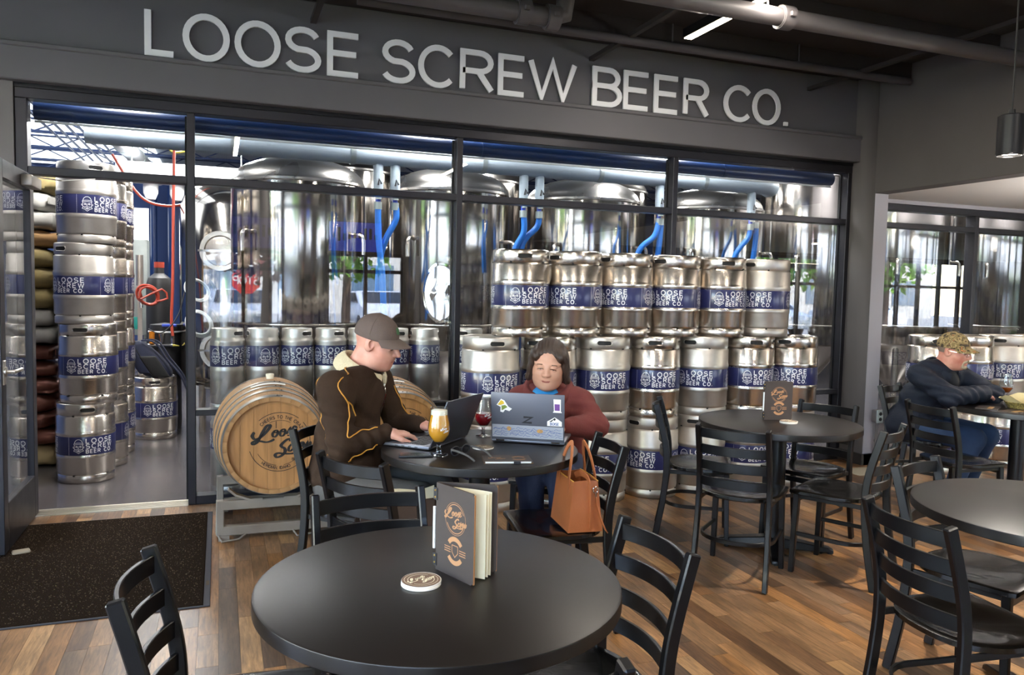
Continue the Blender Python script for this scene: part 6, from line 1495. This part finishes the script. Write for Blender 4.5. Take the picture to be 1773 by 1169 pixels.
# folder on the chair seat
t = thing('open_folder', 'brown folder stuffed with cream paper standing on a chair seat', 'folder', (.70, -2.37, .4565), R_(8))
for y, h_, nm in ((-.035, .135, 'front_cover'), (.035, .165, 'back_cover')):
    MB().box((0, y, h_/2), (.335, .006, h_), M=Matrix.Rotation(R_(-4 if y < 0 else 4), 3, 'X')).build(nm, 'leather_brown', t, bevel=.003)
for k in range(4):
    x0, x1 = -.155+.02*k, .165-.012*k; z1, z2 = .150+.012*k, .188-.010*k
    MB().prism([(x0, .006), (x1, .006), (x1, z2), (x0+.12, z1-.01), (x0, z1)], -.002, .002, M=Matrix.Rotation(R_(90), 3, 'X'), c=(0, -.022+.015*k, 0)).build('paper_sheet', 'paper', t, smooth=0)
MB().box2((-.167, -.033, 0), (.167, .033, .006)).build('folder_base', 'leather_brown', t)

# tan handbag on the chair
t = thing('handbag', 'tan leather tote bag with long handles on a black chair seat', 'bag', (1.485, -2.50, .4555), R_(-6))
t.scale = (.92, .92, .95)
def quadbox(a, b, z0, z1, ta, tb):
    return [(-a, -b, z0), (a, -b, z0), (a, b, z0), (-a, b, z0), (-ta, -tb, z1), (ta, -tb, z1), (ta, tb, z1), (-ta, tb, z1)]
A, B_, Hh = .085, .135, .235; ta, tb = .060, .125
for nm, idx in (('end_panel', (0, 1, 5, 4)), ('side_panel', (1, 2, 6, 5)), ('end_panel', (2, 3, 7, 6)), ('side_panel', (3, 0, 4, 7)), ('bottom', (3, 2, 1, 0))):
    v = quadbox(A, B_, .004, Hh, ta, tb); pts = [Vector(v[i]) for i in idx]; c0 = sum(pts, Vector())/4; nrm = (pts[1]-pts[0]).cross(pts[3]-pts[0]).normalized()
    inn = [p-nrm*.004 for p in pts]
    vs = []; N = 6
    for (P4) in (pts, inn):
        for j in range(N+1):
            for i in range(N+1):
                u, w_ = i/N, j/N; p = (P4[0]*(1-u)+P4[1]*u)*(1-w_)+(P4[3]*(1-u)+P4[2]*u)*w_
                vs.append(p+nrm*(.010*math.sin(PI*u)*math.sin(PI*w_) if nm != 'bottom' else 0)-nrm*(.018*w_*math.sin(PI*u) if nm == 'end_panel' else 0))
    K = (N+1)**2; fs = []
    for o_ in (0, K):
        for j in range(N):
            for i in range(N): a = o_+j*(N+1)+i; fs.append((a, a+1, a+N+2, a+N+1))
    rim = [i for i in range(N+1)]+[(j)*(N+1)+N for j in range(1, N+1)]+[N*(N+1)+i for i in range(N-1, -1, -1)]+[j*(N+1) for j in range(N-1, 0, -1)]
    for i in range(len(rim)): a, b = rim[i], rim[(i+1) % len(rim)]; fs.append((a, b, b+K, a+K))
    MB().add(vs, fs).build(nm, 'bag_tan', t, smooth=40)
for s_ in (-1, 1):
    P = crom([(s_*(ta+.008), -.075, .17), (s_*(ta+.004), -.070, .25), (s_*.045, -.045, .345), (s_*.032, 0, .39), (s_*.045, .045, .345), (s_*(ta+.004), .070, .25), (s_*(ta+.008), .075, .17)], 6)
    MB().bar(P, .005, .024, up=(0, 1, 0)).build('handle', 'bag_tan', t, smooth=40)
    MB().tube([(s_*ta, -tb, Hh), (s_*(ta+.004), 0, Hh+.002), (s_*ta, tb, Hh)], .0025, 6).build('painted_edge', 'bag_edge', t)
MB().bar(crom([(.02, -B_-.002, .02), (.018, -tb-.012, .14), (.012, -tb-.006, .24), (.0, -.06, .258), (-.01, .0, .235)], 6), .028, .004, up=(1, 0, 0)).build('closing_strap', 'bag_tan', t, smooth=40)
st = MB().bar(crom([(.045, -tb-.014, .165), (.055, -B_-.012, .11), (.075, -B_-.02, .05), (.10, -B_-.012, .006), (.13, -.06, .004)], 6), .022, .004, up=(1, 0, 0)).build('shoulder_strap', 'bag_tan', t, smooth=40)
MB().tube([(.042+.012*math.cos(a), -tb-.016, .198+.014*math.sin(a)) for a in np.linspace(0, 2*PI, 14, endpoint=False)], .0028, 6, closed=True).build('ring', 'chrome', st); MB().tube([(.043, -tb-.016, .185), (.045, -tb-.017, .160)], .005, 8).build('swivel_clip', 'chrome', st)
# food basket and cards in the alcove
t = thing('food_basket', 'woven food basket lined with paper on the alcove table', 'basket', (5.13, -1.875, TZ), R_(20))
MB().lathe([(0, .002), (.085, .002), (.112, .042), (.116, .044), (.113, .047), (.082, .008), (0, .008)], 36).build('weave', 'basket_weave', t)
vs = []; N = 24
for r_ in (0, .08, .11, .145):
    for i in range(N): a = 2*PI*i/N; vs.append((r_*math.cos(a), r_*math.sin(a), .012 if r_ < .1 else (.048 if r_ < .12 else .072+.016*math.sin(3*a)+.010*math.sin(5*a))))
fs = [(k*N+i, k*N+(i+1) % N, (k+1)*N+(i+1) % N, (k+1)*N+i) for k in range(3) for i in range(N)]
MB().add(vs, fs).build('paper_liner', 'wax_paper', t, smooth=60); MB().box((.04, -.03, .045), (.07, .05, .03), rz=.4).build('bread_piece', 'cardboard', t, bevel=.008)
t = thing('steel_cup', 'small steel cup at the right edge of the alcove table', 'cup', (5.42, -1.74, TZ)); MB().lathe([(0, 0), (.034, 0), (.04, .085), (.038, .085), (.033, .004), (0, .004)], 28).build('cup_wall', 'steel_satin', t)
MB().lathe([(.0395, .083), (.0415, .085), (.0395, .087)], 28).build('rim', 'chrome', t)
for (x, y, a, lb) in ((4.90, -1.80, 30, 'dark printed card lying on the alcove table'), (4.93, -1.97, 12, 'tan printed card lying on the alcove table')):
    t = thing('table_card', lb, 'card', (x, y, TZ), R_(a)); c_ = MB().box2((-.10, -.065, 0), (.10, .065, .004)).build('card_board', 'board_dark' if a == 30 else 'leather_brown', t); MB().box2((-.06, -.03, .004), (.06, .0, .0046)).build('card_print', 'gold_print', c_)
# ------------------------------------------------------------------ outside, seen mirrored in the glass and steel; screens on the street wall
mat('asphalt', '8a8a88', .9, var=.1); mat('lawn', '76855c', .9, var=.25, scale=3); mat('leaf_green', '7fae3c', .8, col2='5b8a2c', scale=3); mat('leaf_plum', '7a4a48', .8); mat('bark', '55443a', .9); mat('car_white', 'e4e6ea', .25, coat=.6); mat('car_silver', 'a9b0b6', .3, .4, coat=.5); mat('car_glass', '20262c', .1); mat('tyre', '1a1a1a', .8); mat('brick_pale', 'b9b6ae', .85); mat('window_far', '4d6478', .2); mat('stop_red', 'c0302c', .5); mat('tv_blue', '3448c8', .4, emit=1.6); mat('tv_violet', '4a3f78', .4, emit=1.0); mat('tv_detail', '1a1430', .5); mat('tv_light', 'b8a8d8', .5, emit=.8)
struct('ground_outside', MB().box2((-60, -70, -.3), (60, YB-.2, -.14)).box2((-60, YB-.2, -.3), (XL-.2, 40, -.14)), 'asphalt')
struct('lawn_strip', MB().box2((-40, -12.2, -.14), (45, -8.9, -.10)), 'lawn')
def tree(x, y, h, r, m, label, seed):
    rr = np.random.default_rng(seed); t = thing('street_tree', label, 'tree', (x, y, -.14))
    tr = MB().tube([(0, 0, 0), (.05, 0, h*.35), (0, .05, h*.62)], .11, 8, scales=[1.2, .9, .5])
    for k in range(5): a = k*1.26; tr.tube([(0, 0, h*.38), (r*.5*math.cos(a), r*.5*math.sin(a), h*.62)], .05, 6, scales=[1, .4])
    tr.build('trunk', 'bark', t)
    n = 1500; d = rr.normal(size=(n, 3)); d /= np.linalg.norm(d, axis=1)[:, None]; p = d*(rr.random(n)**.4)[:, None]*np.array((r, r, h*.36))+np.array((0, 0, h*.68))
    u = rr.normal(size=(n, 3)); u /= np.linalg.norm(u, axis=1)[:, None]; v = np.cross(u, d); v /= np.maximum(np.linalg.norm(v, axis=1), 1e-3)[:, None]; s_ = .10+.10*rr.random((n, 1))
    vs = np.stack([p-u*s_, p+v*s_*.6, p+u*s_, p-v*s_*.6], 1).reshape(-1, 3)
    me = bpy.data.meshes.new('foliage'); me.from_pydata(vs.tolist(), [], [(4*i, 4*i+1, 4*i+2, 4*i+3) for i in range(n)]); me.materials.append(MATS[m]); put('foliage', me, t)['kind'] = 'stuff'
for i, (x, y, h, r, m, lb) in enumerate(((-2.2, -13.5, 5.5, 1.9, 'leaf_green', 'green street tree mirrored at the left of the glass'), (.9, -11.6, 5.0, 1.5, 'leaf_plum', 'plum-leaved street tree mirrored in the first tank'), (3.0, -14.5, 5.2, 1.8, 'leaf_green', 'green street tree mirrored beside the second tank'), (7.6, -13, 5, 1.7, 'leaf_green', 'green street tree in the middle of the lawn'), (14, -14, 5.4, 1.9, 'leaf_green', 'green street tree mirrored at the right end of the glass'), (18.5, -15, 5.4, 1.9, 'leaf_green', 'green street tree mirrored in the alcove glass'), (22.5, -16, 5.4, 1.9, 'leaf_green', 'green street tree farthest along the lawn'), (-9, -4.5, 5, 1.8, 'leaf_green', 'green street tree beyond the left side windows'))): tree(x, y, h, r, m, lb, i)
def car(x, y, rz, m, label):
    t = thing('parked_car', label, 'car', (x, y, -.14), rz)
    prof = [(-2.1, .35), (-2.12, .75), (-1.95, .92), (-1.1, 1.0), (-.55, 1.42), (.75, 1.45), (1.35, 1.02), (2.05, .86), (2.12, .6), (2.1, .35)]
    MB().prism([(a, b) for a, b in prof], -.86, .86, M=Matrix.Rotation(R_(90), 3, 'X')).build('car_body', m, t, bevel=.05, seg=2)
    for s_ in (-1, 1): MB().prism([(-.95, 1.02), (-.5, 1.36), (.68, 1.38), (1.15, 1.03)], -.008, .008, M=Matrix.Rotation(R_(90), 3, 'X'), c=(0, s_*.865, 0)).build('side_window', 'car_glass', t)
    for a, b in (((1.30, 1.04), (.80, 1.40)), ((-1.06, 1.03), (-.6, 1.39))):
        MB().add([(a[0]+.03*(1 if a[0] > 0 else -1), -.72, a[1]+.02), (a[0]+.03*(1 if a[0] > 0 else -1), .72, a[1]+.02), (b[0]+.03*(1 if a[0] > 0 else -1), .66, b[1]+.02), (b[0]+.03*(1 if a[0] > 0 else -1), -.66, b[1]+.02)], [(0, 1, 2, 3)]).build('windscreen', 'car_glass', t)
    for sx in (-1.3, 1.3):
        for sy in (-.8, .8): MB().lathe([(0, -.1), (.2, -.1), (.31, -.08), (.32, 0), (.31, .08), (.2, .1), (0, .1)], 24, (sx, sy, .32), M=Matrix.Rotation(R_(90), 3, 'X')).build('wheel', 'tyre', t)
    for sy in (-.6, .6): MB().box((2.08, sy, .74), (.08, .3, .12)).build('headlamp', 'sign_white', t, bevel=.02)
for x, y, a, m, lb in ((.6, -20, 92, 'car_silver', 'silver car parked across the street, left'), (2.9, -24, 95, 'car_white', 'white car parked across the street, second'), (5.2, -22, 88, 'car_white', 'white car parked across the street, third'), (8.4, -22, 90, 'car_silver', 'silver car parked across the street, fourth'), (20, -20, 80, 'car_white', 'white car parked far right across the street'), (27, -22, 90, 'car_white', 'white car farthest right across the street')): car(x, y, R_(a), m, lb)
t = thing('office_block', 'pale office building across the street', 'building', (6, -42, -.14))
MB().box2((-45, -3, 0), (45, 3, 7)).build('wall', 'brick_pale', t)
for k in range(22):
    for z in (1.0, 4.2): MB().box2((-43+k*4, 2.98, z), (-40.6+k*4, 3.05, z+1.8)).build('window', 'window_far', t)
t = thing('stop_sign', 'red octagonal stop sign on a post outside', 'sign', (.62, -15.0, -.14))
P = arc(0, 0, .36, .36, 22.5, 337.5, 7)
b_ = MB().prism(P, -.01, .01, M=Matrix.Rotation(R_(90), 3, 'X'), c=(0, 0, 1.70)).build('sign_plate', 'stop_red', t); MB().tube([(0, -.03, 0), (0, -.03, 2.0)], .03, 8).build('post', 'galv', t)
lay(text_ribbons('STOP', .19, .035, .2, 'c', 0, -.095), lambda u, v: (-u, .012, 1.70+v)).build('sign_lettering', 'sign_white', b_, smooth=0, weld=False)
for x, m, lb in ((.61, 'tv_violet', 'wall television with a dim violet picture, mirrored in the first tank'), (2.2, 'tv_blue', 'wall television with a bright blue picture, mirrored left of the second tank')):
    t = thing('television', lb, 'television', (x, YB+.04, 2.33)); MB().box2((-.47, -.03, -.265), (.47, .03, .265)).build('casing', 'key_black', t, bevel=.005)
    s_ = MB().box2((-.455, .03, -.25), (.455, .033, .25)).build('screen', m, t); rr = random.Random(int(x*10)); q = MB()
    for k in range(9): a = -.4+k*.09; q.box2((a, .033, -.08+rr.random()*.06), (a+.05, .035, .04+rr.random()*.12))
    q.build('picture_shapes', 'tv_detail', s_); MB().box2((-.2, -.04, -.05), (.2, -.03, .05)).build('wall_bracket', 'galv', t)
